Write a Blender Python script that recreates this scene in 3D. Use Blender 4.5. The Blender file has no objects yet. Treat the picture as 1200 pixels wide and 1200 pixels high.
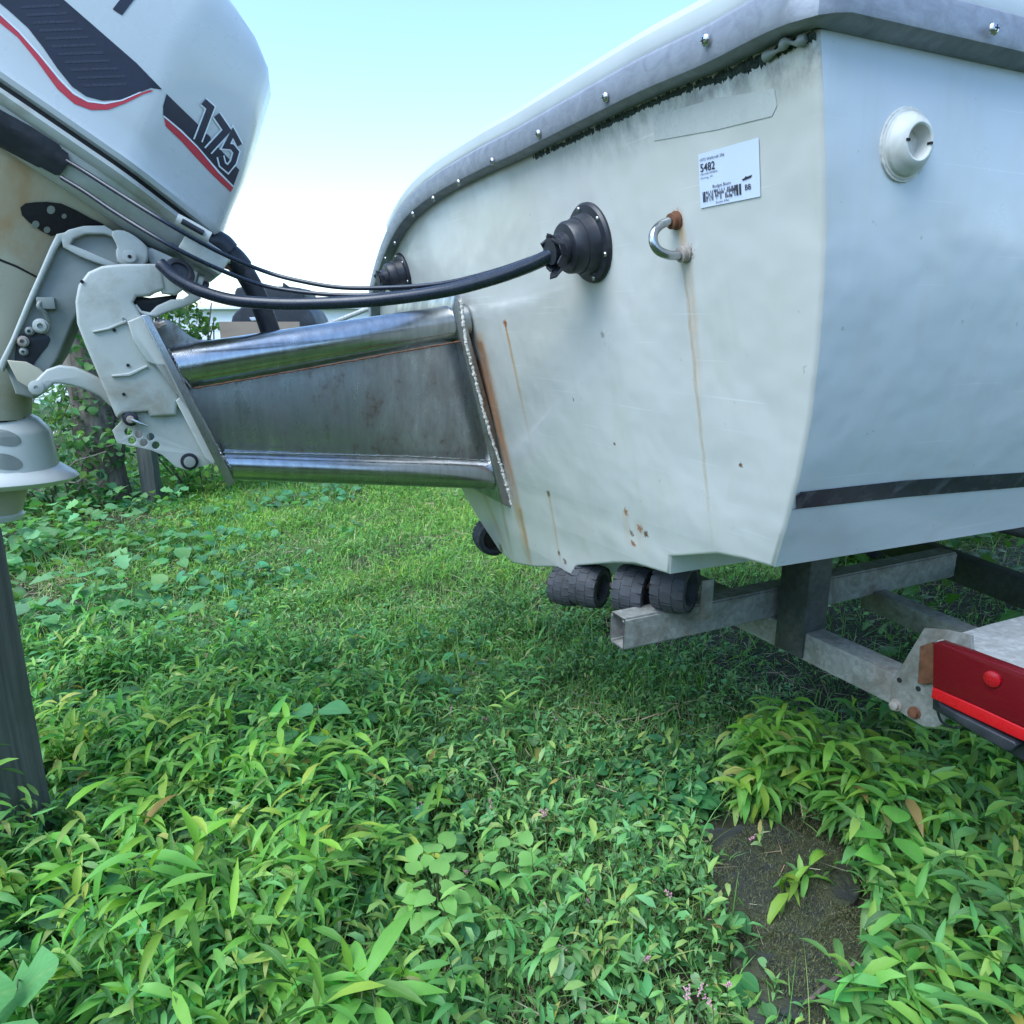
import bpy, bmesh, math, random
import numpy as np
from mathutils import Vector, Matrix
from mathutils.bvhtree import BVHTree
from mathutils.geometry import tessellate_polygon

random.seed(7); rng = np.random.default_rng(11)
scene = bpy.context.scene
COL = scene.collection
R = math.radians

# ------------------------------------------------------------------ camera
PITCH = 14.2; FPX = 850.0; CAM = Vector((0, 0, 1.15))
cd = bpy.data.cameras.new('camera'); cam = bpy.data.objects.new('camera', cd); COL.objects.link(cam)
cam.location = CAM; cam.rotation_euler = (R(90 - PITCH), 0, 0)
cd.sensor_width = 36; cd.sensor_fit = 'HORIZONTAL'; cd.lens = 36 * FPX / 1200
cd.clip_start = 0.02; cd.clip_end = 600
scene.camera = cam

# ------------------------------------------------------------------ sky, sun, exposure
SUN_AZ, SUN_EL = -132.0, 56.0
w = bpy.data.worlds.new('World'); scene.world = w; w.use_nodes = True
wn = w.node_tree; bg = wn.nodes['Background']
sky = wn.nodes.new('ShaderNodeTexSky'); sky.sky_type = 'NISHITA'; sky.sun_disc = False
sky.sun_elevation = R(SUN_EL); sky.sun_rotation = R(SUN_AZ)
sky.air_density = 1.0; sky.dust_density = 0.9; sky.ozone_density = 0.4
wn.links.new(sky.outputs[0], bg.inputs[0]); bg.inputs[1].default_value = 0.13
sd = bpy.data.lights.new('sun', 'SUN'); sd.energy = 1.5; sd.angle = R(50); sd.color = (1, 0.97, 0.92)
so = bpy.data.objects.new('sun', sd); COL.objects.link(so)
sdir = Vector((math.sin(R(SUN_AZ)) * math.cos(R(SUN_EL)), math.cos(R(SUN_AZ)) * math.cos(R(SUN_EL)), math.sin(R(SUN_EL))))
so.rotation_euler = sdir.to_track_quat('Z', 'Y').to_euler(); so.location = (0, 0, 8)
scene.render.engine = 'CYCLES'
scene.view_settings.view_transform = 'Standard'; scene.view_settings.look = 'None'
scene.view_settings.exposure = 1.6; scene.view_settings.gamma = 1
scene.view_settings.use_curve_mapping = False
scene.view_settings.use_white_balance = True; scene.view_settings.white_balance_temperature = 5750; scene.view_settings.white_balance_tint = 4

# ------------------------------------------------------------------ frames and helpers
cp, sp = math.cos(R(PITCH)), math.sin(R(PITCH))
cF = Vector((0, cp, -sp)); cU = Vector((0, sp, cp)); cR = Vector((1, 0, 0)); Z = Vector((0, 0, 1))
def rayd(x, y): return cR * ((x - 600) / FPX) + cU * ((600 - y) / FPX) + cF
def at(x, y, d): return CAM + rayd(x, y) * d
def hit(x, y, P0, n):
    d = rayd(x, y); return CAM + d * ((P0 - CAM).dot(n) / d.dot(n))
def ground(x, y, z=0.0): return hit(x, y, Vector((0, 0, z)), Z)
AZ = R(64.3)
FW = Vector((math.sin(AZ), math.cos(AZ), 0))        # bow direction
TW = Vector((-math.cos(AZ), math.sin(AZ), 0))       # along the transom, away
RAKE = 0.21
TA = at(905, 665, 1.04)                             # near chine corner
TS = (Z - RAKE * FW).normalized()                   # up the transom face
TN = TW.cross(TS).normalized()
if TN.dot(FW) > 0: TN = -TN                         # faces aft
def T(x, y): return hit(x, y, TA, TN)               # point on the transom plane
LO = T(570, 450)                                    # longitudinal plane of the bracket
def L(x, y, v=0.0): return hit(x, y, LO + TW * v, TW)

WL = {}
def link(o, parent=None):
    COL.objects.link(o)
    if parent is not None:
        o.parent = parent; o.matrix_parent_inverse = Matrix.Translation(-WL[parent.name])
    return o
def props(o, label=None, cat=None, group=None, kind=None):
    if label: o['label'] = label
    if cat: o['category'] = cat
    if group: o['group'] = group
    if kind: o['kind'] = kind
    return o
def empty(name, loc, label, cat, group=None):
    o = bpy.data.objects.new(name, None); o.empty_display_size = 0.05
    o.location = loc; link(o); WL[o.name] = Vector(loc); props(o, label, cat, group); return o
def place(name, me, mat, parent=None, smooth=None, recenter=True, **k):
    n = len(me.vertices)
    co = np.empty(n * 3, np.float32); me.vertices.foreach_get('co', co); co = co.reshape(-1, 3)
    c = Vector(((co.min(0) + co.max(0)) / 2).tolist()) if recenter else Vector((0, 0, 0))
    if recenter:
        co -= np.array(c, np.float32); me.vertices.foreach_set('co', co.ravel())
    if mat: 
        me.materials.clear(); me.materials.append(mat)
    if smooth is not None:
        me.polygons.foreach_set('use_smooth', [True] * len(me.polygons))
        if smooth < 179: me.set_sharp_from_angle(angle=R(smooth))
    me.update()
    o = bpy.data.objects.new(name, me); o.location = c; link(o, parent); WL[o.name] = c
    props(o, **k); return o
def mesh(name, verts, faces, mat, parent=None, smooth=None, **k):
    me = bpy.data.meshes.new(name); me.from_pydata([tuple(v) for v in verts], [], faces); me.validate()
    return place(name, me, mat, parent, smooth, **k)
def fix_normals(me):
    bm = bmesh.new(); bm.from_mesh(me); bmesh.ops.remove_doubles(bm, verts=bm.verts, dist=1e-6)
    bmesh.ops.recalc_face_normals(bm, faces=bm.faces); bm.to_mesh(me); bm.free()
def curve_mesh(polys, half, bevel):
    cu = bpy.data.curves.new('tmp', 'CURVE'); cu.dimensions = '2D'; cu.fill_mode = 'BOTH'
    cu.extrude = max(half - bevel, 0); cu.bevel_depth = bevel; cu.bevel_resolution = 2; cu.offset = -bevel
    for pl in polys:
        s = cu.splines.new('POLY'); s.points.add(len(pl) - 1)
        for i, (x, y) in enumerate(pl): s.points[i].co = (x, y, 0, 1)
        s.use_cyclic_u = True
    ob = bpy.data.objects.new('tmp', cu); COL.objects.link(ob)
    me = bpy.data.meshes.new_from_object(ob); bpy.data.objects.remove(ob); bpy.data.curves.remove(cu)
    return me
def chaikin(pl, n=1):
    for _ in range(n):
        q = []
        for i in range(len(pl)):
            a, b = pl[i], pl[(i + 1) % len(pl)]
            q += [(a[0] * .75 + b[0] * .25, a[1] * .75 + b[1] * .25), (a[0] * .25 + b[0] * .75, a[1] * .25 + b[1] * .75)]
        pl = q
    return pl
def circ_px(x, y, r, n=14): return [(x + r * math.cos(2 * math.pi * i / n), y + r * math.sin(2 * math.pi * i / n)) for i in range(n)]
def prism(name, polys, v, thick, bevel, mat, parent, smooth=35, round_=0, **k):
    """polygon(s) given where they are seen on the bracket's longitudinal plane at offset v; thick goes away from v (positive)"""
    if isinstance(polys[0][0], (int, float)): polys = [polys]
    out = []
    for i, pl in enumerate(polys):
        if round_ and i == 0: pl = chaikin(pl, round_)
        out.append([((q - LO).dot(FW), q.z) for q in (L(x, y, v) for x, y in pl)])
    me = curve_mesh(out, thick / 2, bevel)
    M = Matrix(((FW.x, 0, -TW.x, LO.x), (FW.y, 0, -TW.y, LO.y), (0, 1, 0, 0), (0, 0, 0, 1)))
    me.transform(Matrix.Translation(TW * (v + thick / 2)) @ M)
    fix_normals(me)
    return place(name, me, mat, parent, smooth, **k)
def basis(axis, ref=None):
    a = Vector(axis).normalized(); r = Vector(ref) if ref is not None else (Z if abs(a.z) < .9 else Vector((1, 0, 0)))
    x = r - a * r.dot(a); x.normalize(); y = a.cross(x); return a, x, y
def lathe_data(p0, axis, prof, n=32, ref=None, cap=True):
    a, x, y = basis(axis, ref); vs = []; fs = []
    for (h, r) in prof:
        for i in range(n):
            t = 2 * math.pi * i / n; vs.append(p0 + a * h + x * (r * math.cos(t)) + y * (r * math.sin(t)))
    m = len(prof)
    for j in range(m - 1):
        for i in range(n):
            k = (i + 1) % n; fs.append((j * n + i, j * n + k, (j + 1) * n + k, (j + 1) * n + i))
    if cap: fs.append(tuple(range(n))[::-1]); fs.append(tuple(range((m - 1) * n, m * n)))
    return vs, fs
def lathe(name, p0, axis, prof, mat, parent, n=32, smooth=35, ref=None, **k):
    vs, fs = lathe_data(Vector(p0), axis, prof, n, ref); return mesh(name, vs, fs, mat, parent, smooth, **k)
def cyl(name, a, b, r, mat, parent, n=20, **k):
    a, b = Vector(a), Vector(b); h = (b - a).length; e = min(r * .15, h * .2)
    return lathe(name, a, b - a, [(0, r - e), (e, r), (h - e, r), (h, r - e)], mat, parent, n, **k)
def cat(pts, sub=8):
    pts = [Vector(q) for q in pts]; P = [pts[0] * 2 - pts[1]] + pts + [pts[-1] * 2 - pts[-2]]; out = []
    for i in range(1, len(P) - 2):
        for j in range(sub):
            t = j / sub; a, b, c, d = P[i - 1:i + 3]
            out.append(.5 * ((2 * b) + (c - a) * t + (2 * a - 5 * b + 4 * c - d) * t * t + (3 * b - a - 3 * c + d) * t ** 3))
    out.append(P[-2]); return out
def tube_data(pts, r, n=10, sub=8):
    c = cat(pts, sub) if sub > 1 else [Vector(q) for q in pts]; vs = []; fs = []
    tg = [(c[min(i + 1, len(c) - 1)] - c[max(i - 1, 0)]).normalized() for i in range(len(c))]
    x = basis(tg[0])[1]
    for i, q in enumerate(c):
        x = (x - tg[i] * x.dot(tg[i])).normalized(); y = tg[i].cross(x)
        rr = r(i / (len(c) - 1)) if callable(r) else r
        for k in range(n):
            t = 2 * math.pi * k / n; vs.append(q + x * rr * math.cos(t) + y * rr * math.sin(t))
    for i in range(len(c) - 1):
        for k in range(n):
            m = (k + 1) % n; fs.append((i * n + k, i * n + m, (i + 1) * n + m, (i + 1) * n + k))
    fs.append(tuple(range(n))[::-1]); fs.append(tuple(range((len(c) - 1) * n, len(c) * n)))
    return vs, fs
def tube(name, pts, r, mat, parent, n=12, sub=8, **k):
    vs, fs = tube_data(pts, r, n, sub); return mesh(name, vs, fs, mat, parent, 50, **k)
def box_data(o, ax, ay, az):
    """box with corner o and three edge vectors"""
    vs = [o, o + ax, o + ax + ay, o + ay, o + az, o + ax + az, o + ax + ay + az, o + ay + az]
    return vs, [(0, 3, 2, 1), (4, 5, 6, 7), (0, 1, 5, 4), (1, 2, 6, 5), (2, 3, 7, 6), (3, 0, 4, 7)]
def box(name, o, ax, ay, az, mat, parent=None, bev=0.003, **k):
    vs, fs = box_data(Vector(o), Vector(ax), Vector(ay), Vector(az))
    me = bpy.data.meshes.new(name); me.from_pydata([tuple(v) for v in vs], [], fs)
    bm = bmesh.new(); bm.from_mesh(me); bmesh.ops.recalc_face_normals(bm, faces=bm.faces)
    if bev: bmesh.ops.bevel(bm, geom=bm.edges, offset=bev, segments=2, profile=.6, affect='EDGES')
    bm.to_mesh(me); bm.free(); return place(name, me, mat, parent, 35, **k)
def join_data(parts):
    V, Fc = [], []
    for vs, fs in parts:
        n = len(V); V += list(vs); Fc += [tuple(i + n for i in f) for f in fs]
    return V, Fc
def bvh_of(objs):
    V, Fc = [], []
    for o in objs:
        n = len(V); V += [v.co + WL[o.name] for v in o.data.vertices]; Fc += [tuple(i + n for i in p.vertices) for p in o.data.polygons]
    return BVHTree.FromPolygons(V, Fc)
def drape(name, pl, bvh, mat, parent, off=0.001, maxe=6.0, **k):
    """thin print that follows the surface under it"""
    tri = tessellate_polygon([[Vector((x, y, 0)) for x, y in pl]])
    bm = bmesh.new(); vs = [bm.verts.new((x, y, 0)) for x, y in pl]
    for t in tri:
        try: bm.faces.new([vs[i] for i in t])
        except ValueError: pass
    for _ in range(5):
        es = [e for e in bm.edges if e.calc_length() > maxe]
        if not es: break
        bmesh.ops.subdivide_edges(bm, edges=es, cuts=1); bmesh.ops.triangulate(bm, faces=bm.faces)
    bad = []
    for v in bm.verts:
        d = rayd(v.co.x, v.co.y).normalized(); h = bvh.ray_cast(CAM, d)
        if h[0] is None: bad.append(v); continue
        n = h[1] if h[1].dot(d) < 0 else -h[1]; v.co = h[0] + n * off
    if bad: bmesh.ops.delete(bm, geom=bad, context='VERTS')
    me = bpy.data.meshes.new(name); bm.to_mesh(me); bm.free()
    return place(name, me, mat, parent, 60, **k)
def stroke(pts, w):
    l, r = [], []
    for i, p in enumerate(pts):
        a = pts[max(i - 1, 0)]; b = pts[min(i + 1, len(pts) - 1)]
        if 0 < i < len(pts) - 1:
            d1 = Vector((p[0] - a[0], p[1] - a[1])).normalized(); d2 = Vector((b[0] - p[0], b[1] - p[1])).normalized()
            d = (d1 + d2).normalized(); m = w / 2 / max(.5, d.dot(d1))
        else:
            d = Vector((b[0] - a[0], b[1] - a[1])).normalized(); m = w / 2
        l.append((p[0] - d.y * m, p[1] + d.x * m)); r.append((p[0] + d.y * m, p[1] - d.x * m))
    return l + r[::-1]

# ------------------------------------------------------------------ materials
class NB:
    def __init__(s, name):
        s.m = bpy.data.materials.new(name); s.m.use_nodes = True; s.t = s.m.node_tree
        s.b = s.t.nodes['Principled BSDF']; s.out = s.t.nodes['Material Output']
    def n(s, typ, ins=None, **kw):
        x = s.t.nodes.new(typ)
        for a, v in kw.items(): setattr(x, a, v)
        for a, v in (ins or {}).items(): s.set(x.inputs[a], v)
        return x
    def set(s, sock, v):
        if isinstance(v, bpy.types.NodeSocket): s.t.links.new(v, sock)
        else: sock.default_value = v
    def math(s, op, a, b=0.0, clamp=False):
        x = s.n('ShaderNodeMath', {0: a, 1: b}, operation=op); x.use_clamp = clamp; return x.outputs[0]
    def maprange(s, v, a, b, c=0.0, d=1.0):
        x = s.n('ShaderNodeMapRange', {0: v, 1: a, 2: b, 3: c, 4: d}); return x.outputs[0]
    def mix(s, f, a, b, mode='MIX'):
        x = s.n('ShaderNodeMix', data_type='RGBA', blend_type=mode)
        s.set(x.inputs[0], f); s.set(x.inputs[6], a); s.set(x.inputs[7], b); return x.outputs[2]
    def noise(s, scale, detail=4.0, rough=.55, vec=None, dist=0.0):
        x = s.n('ShaderNodeTexNoise', {'Scale': scale, 'Detail': detail, 'Roughness': rough, 'Distortion': dist})
        if vec is not None: s.set(x.inputs['Vector'], vec)
        return x.outputs[0]
    def pos(s): return s.n('ShaderNodeNewGeometry').outputs['Position']
    def bump(s, h, strength, dist=.001):
        x = s.n('ShaderNodeBump', {'Height': h, 'Strength': strength, 'Distance': dist}); s.t.links.new(x.outputs[0], s.b.inputs['Normal'])
    def base(s, c): s.set(s.b.inputs['Base Color'], c)
    def rough(s, v): s.set(s.b.inputs['Roughness'], v)
def c4(c): return (c[0], c[1], c[2], 1)
def simple(name, col, rough=.5, metal=0.0, vary=.12, scale=12.0, dirt=None, dirt_amt=.35, bump=.15, bscale=120.0, coat=0.0):
    b = NB(name); p = b.pos()
    n1 = b.noise(scale, 6, .6, p)
    lo = c4([x * (1 - vary) for x in col]); hi = c4([min(1, x * (1 + vary)) for x in col])
    c = b.mix(b.maprange(n1, .3, .7), lo, hi)
    if dirt:
        n2 = b.noise(scale * .45 + 3, 8, .65, p, .6); c = b.mix(b.maprange(n2, .52, .72, 0, dirt_amt), c, c4(dirt))
    b.base(c); b.rough(b.maprange(b.noise(scale * 3, 4, .6, p), .3, .7, max(0, rough - .08), min(1, rough + .08)))
    b.b.inputs['Metallic'].default_value = metal
    b.b.inputs['Coat Weight'].default_value = coat
    if bump: b.bump(b.noise(bscale, 5, .6, p), bump, .0006)
    return b.m

M = {}
M['plastic'] = simple('black_plastic', (.018, .02, .028), .42, 0, .3, 30, (.09, .09, .1), .3, .3)
M['cable'] = simple('cable_sheath', (.012, .016, .03), .28, 0, .2, 20, (.08, .08, .09), .15, .05)
M['cowl'] = simple('cowl_paint', (.50, .53, .54), .3, 0, .02, 5, (.36, .36, .33), .12, .05, 60, .3)
M['paint'] = simple('engine_paint', (.43, .455, .425), .45, 0, .06, 14, (.24, .21, .15), .6, .7, 220)
M['paint_old'] = simple('aged_engine_paint', (.43, .41, .31), .5, 0, .10, 4, (.36, .23, .10), .85, .5, 90)
M['swivel'] = simple('swivel_paint', (.24, .265, .245), .5, 0, .08, 12, (.16, .15, .12), .4, .4, 80)
M['decal_navy'] = simple('navy_decal', (.006, .009, .026), .45, 0, .2, 30, None, 0, 0)
M['decal_red'] = simple('red_decal', (.45, .025, .045), .35, 0, .08, 20, None, 0, 0)
M['decal_white'] = simple('white_decal', (.72, .76, .8), .35, 0, .03, 20, None, 0, 0)
M['sticker'] = simple('sticker_paper', (.58, .64, .80), .4, 0, .02, 20, None, 0, 0)
M['ink'] = simple('sticker_ink', (.02, .02, .03), .5, 0, .1, 20, None, 0, 0)
M['tape'] = simple('clear_tape', (.455, .475, .45), .28, 0, .06, 20, (.40, .41, .38), .35, .3, 50)
M['stripe'] = simple('boot_stripe', (.012, .016, .03), .35, 0, .3, 40, (.2, .22, .25), .5, .1)
M['rubber'] = simple('roller_rubber', (.038, .042, .05), .75, 0, .25, 25, (.11, .11, .10), .5, .5)
M['nylon'] = simple('white_nylon', (.62, .62, .58), .5, 0, .06, 30, (.3, .28, .22), .4, .3)
M['rusty'] = simple('rusty_metal', (.16, .07, .035), .8, .2, .4, 60, (.05, .03, .02), .6, 1.0, 200)
M['wood'] = None
M['dark'] = simple('dark_void', (.01, .01, .012), .8, 0, .1, 20, None, 0, 0)
M['screw'] = simple('screw_steel', (.55, .55, .55), .28, 1, .1, 200, (.2, .12, .08), .3, .2, 400)
M['sealant'] = simple('old_sealant', (.62, .60, .55), .6, 0, .2, 90, (.2, .12, .07), .5, 1.0, 200)
M['brush'] = simple('marine_dirt', (.03, .045, .04), .9, 0, .5, 120, (.12, .14, .12), .6, 1.0, 300)
M['siding'] = simple('white_siding', (.70, .74, .80), .6, 0, .04, 2)
M['tarp'] = simple('black_cover', (.02, .024, .032), .55, 0, .3, 6, (.07, .08, .1), .5, .6, 15)
M['cardboard'] = simple('plywood', (.33, .25, .19), .8, 0, .1, 6, (.2, .14, .1), .4, .3)

def galv(name, base, dirt, amt):
    b = NB(name); p = b.pos()
    v = b.n('ShaderNodeTexVoronoi', {'Scale': 110.0, 'Vector': p}).outputs['Color']
    vv = b.n('ShaderNodeSeparateColor', {0: v}).outputs[0]
    c = b.mix(vv, c4([x * .82 for x in base]), c4([min(1, x * 1.15) for x in base]))
    n = b.noise(14, 9, .68, p, .8); c = b.mix(b.maprange(n, .46, .66, 0, amt), c, c4(dirt))
    n3 = b.noise(45, 6, .6, p); c = b.mix(b.maprange(n3, .62, .74, 0, .5), c, (.16, .10, .06, 1))
    ru = b.noise(5, 8, .7, p, .5); c = b.mix(b.maprange(ru, .56, .68, 0, .55), c, (.14, .085, .05, 1)); b.base(c); b.rough(.62); b.b.inputs['Metallic'].default_value = .25
    b.bump(b.noise(180, 5, .6, p), .5, .0008); return b.m
M['galv'] = galv('galvanised_steel', (.27, .275, .26), (.13, .12, .10), .8)
M['galv_light'] = galv('weathered_alloy', (.46, .46, .45), (.25, .24, .22), .5)
M['galv_shaded'] = galv('shaded_steel', (.07, .075, .075), (.03, .03, .028), .7)  # stained steel, base colour darkened for the shade under the hull
M['hubm'] = simple('roller_hub', (.035, .022, .018), .7, 0, .4, 60)
M['bolt'] = galv('bolt_steel', (.4, .38, .35), (.2, .12, .07), .8)

def steel(name, tarnish):
    b = NB(name); p = b.pos()
    st = b.n('ShaderNodeMapping', {'Vector': p, 'Scale': (60, 60, 5)}).outputs[0]
    n = b.noise(1.0, 7, .65, st); n2 = b.noise(1.0, 8, .68, b.n('ShaderNodeMapping', {'Vector': p, 'Scale': (16, 16, 7)}).outputs[0], .15); n3 = b.noise(30, 6, .7, p)
    c = b.mix(b.maprange(n, .3, .7), (.34, .35, .36, 1), (.50, .52, .54, 1))
    if tarnish:
        m = b.math('MULTIPLY', b.maprange(n2, .40, .62), b.maprange(n, .3, .62, .35, 1))
        c = b.mix(b.math('MULTIPLY', m, .72), b.mix(.05, c, (.2, .19, .2, 1)), (.18, .155, .12, 1))
        c = b.mix(b.maprange(b.math('MULTIPLY', n3, n2), .30, .40, 0, .6), c, (.14, .07, .04, 1))
        b.rough(b.maprange(n2, .35, .65, .24, .42)); b.b.inputs['Metallic'].default_value = .95
    else:
        c = b.mix(b.maprange(n3, .58, .72, 0, .35), c, (.2, .19, .17, 1))
        b.rough(b.maprange(n2, .3, .7, .16, .3)); b.b.inputs['Metallic'].default_value = 1
    b.base(c); b.bump(b.noise(1.0, 4, .6, b.n('ShaderNodeMapping', {'Vector': p, 'Scale': (220, 220, 220)}).outputs[0]), .12, .0005)
    return b.m
M['steel'] = steel('stainless_tube', False); M['steel_plate'] = steel('tarnished_stainless', True)

def alu():
    b = NB('rail_aluminium'); p = b.pos()
    n = b.noise(35, 8, .7, b.n('ShaderNodeMapping', {'Vector': p, 'Scale': (1, 1, 1.6)}).outputs[0], .8)
    c = b.mix(b.maprange(n, .35, .7), (.27, .29, .33, 1), (.19, .205, .24, 1))
    n2 = b.noise(9, 8, .7, p, 1.0); c = b.mix(b.maprange(n2, .55, .75, 0, .6), c, (.40, .41, .43, 1))
    b.base(c); b.rough(b.maprange(n, .3, .7, .42, .6)); b.b.inputs['Metallic'].default_value = .35
    b.bump(b.noise(160, 6, .7, p), .4, .0008); return b.m
M['alu'] = alu()

def wood():
    b = NB('weathered_wood'); p = b.pos()
    st = b.n('ShaderNodeMapping', {'Vector': p, 'Scale': (55, 55, 2.2)}).outputs[0]
    n = b.noise(1.0, 8, .65, st, .4); n2 = b.noise(6, 6, .6, p)
    c = b.mix(b.maprange(n, .3, .7), (.055, .058, .055, 1), (.15, .155, .145, 1))
    c = b.mix(b.maprange(n2, .5, .7, 0, .6), c, (.05, .07, .05, 1))
    b.base(c); b.rough(.85); b.bump(n, .8, .003); return b.m
M['wood'] = wood()
def bark():
    b = NB('tree_bark'); p = b.pos()
    n = b.noise(1.0, 8, .65, b.n('ShaderNodeMapping', {'Vector': p, 'Scale': (30, 30, 7)}).outputs[0], .5)
    b.base(b.mix(b.maprange(n, .3, .7), (.06, .05, .042, 1), (.24, .205, .17, 1))); b.rough(.9); b.bump(n, 1, .01); return b.m
M['bark'] = bark()

def lens():
    b = NB('red_lens'); p = b.pos()
    b.base((.11, .002, .008, 1)); b.rough(.22); b.b.inputs['Transmission Weight'].default_value = .0
    b.b.inputs['IOR'].default_value = 1.45; b.b.inputs['Coat Weight'].default_value = .15; b.b.inputs['Specular IOR Level'].default_value = .3
    wv = b.n('ShaderNodeTexWave', {'Scale': 110.0, 'Vector': p}, bands_direction='Z').outputs[0]
    b.bump(wv, .15, .0008); return b.m
M['lens'] = lens()
M['lens_eye'] = simple('lens_glow', (.30, .003, .010), .25, 0, .2, 200, None, 0, .4, 300, 0)
M['lens_low'] = simple('bright_red_lens', (.42, .003, .010), .3, 0, .08, 30, None, 0, .1, 60, 0)

def leafmat(name, trans=.35, rough=.45, blade=False):
    b = NB(name); a = b.n('ShaderNodeAttribute', attribute_name='col').outputs['Color']
    uv = b.n('ShaderNodeUVMap').outputs[0]; sx = b.n('ShaderNodeSeparateXYZ', {0: uv})
    mid = b.maprange(b.math('ABSOLUTE', b.math('SUBTRACT', sx.outputs[0], .5)), .0, .07, 1, 0)
    c = a
    if not blade:
        c = b.mix(b.math('MULTIPLY', mid, .35), a, (.28, .42, .14, 1))
        vein = b.n('ShaderNodeTexWave', {'Scale': 2.6, 'Distortion': 1.0, 'Vector': b.n('ShaderNodeCombineXYZ', {0: b.math('ADD', sx.outputs[1], b.math('ABSOLUTE', b.math('SUBTRACT', sx.outputs[0], .5)))}).outputs[0]}).outputs[0]
        c = b.mix(b.maprange(vein, .1, .9, 0, .22), c, b.mix(1.0, c, (.6, .7, .5, 1), 'MULTIPLY'))
    nz = b.noise(45, 5, .6, b.pos()); c = b.mix(b.maprange(nz, .35, .7, 0, .3), c, b.mix(1.0, c, (.65, .7, .6, 1), 'MULTIPLY'))
    b.base(c); b.rough(rough); b.b.inputs['Specular IOR Level'].default_value = .32
    tr = b.n('ShaderNodeBsdfTranslucent', {'Color': b.mix(1.0, c, (1.3, 1.4, .6, 1), 'MULTIPLY')})
    mx = b.n('ShaderNodeMixShader', {0: trans}); b.t.links.new(b.b.outputs[0], mx.inputs[1]); b.t.links.new(tr.outputs[0], mx.inputs[2])
    b.t.links.new(mx.outputs[0], b.out.inputs[0]); return b.m
M['leaf'] = leafmat('leaf', .38, .5); M['blade'] = leafmat('grass_blade', .3, .5, True); M['litter'] = leafmat('dry_litter', .1, .8, True)

def soil():
    b = NB('soil'); p = b.pos()
    n = b.noise(30, 8, .7, p, .4); n2 = b.noise(1.3, 5, .6, p); n3 = b.noise(8, 6, .6, p)
    c = b.mix(b.maprange(n, .3, .7), (.016, .013, .009, 1), (.075, .06, .04, 1))
    c = b.mix(b.maprange(n3, .45, .6, 0, .75), c, (.022, .045, .010, 1))
    far = b.maprange(b.n('ShaderNodeVectorMath', {0: p}, operation='LENGTH').outputs['Value'], 5, 9)
    c = b.mix(far, c, b.mix(n2, (.05, .11, .018, 1), (.085, .15, .03, 1)))
    b.base(c); b.rough(.95); b.bump(n, 1, .012); return b.m
M['soil'] = soil()
def slate():
    b = NB('mossy_slate'); p = b.pos(); n = b.noise(18, 9, .7, p, .3); m = b.noise(9, 8, .7, p, .8); f = b.noise(160, 5, .7, p)
    c = b.mix(b.maprange(n, .3, .7), (.018, .021, .023, 1), (.055, .06, .062, 1))
    moss = b.maprange(m, .44, .54)
    c = b.mix(b.math('MULTIPLY', moss, .9), c, b.mix(f, (.035, .04, .022, 1), (.11, .115, .065, 1)))
    b.base(c); b.rough(.8); b.bump(b.math('ADD', n, b.math('MULTIPLY', f, moss)), 1, .006); return b.m
M['slate'] = slate()

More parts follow.
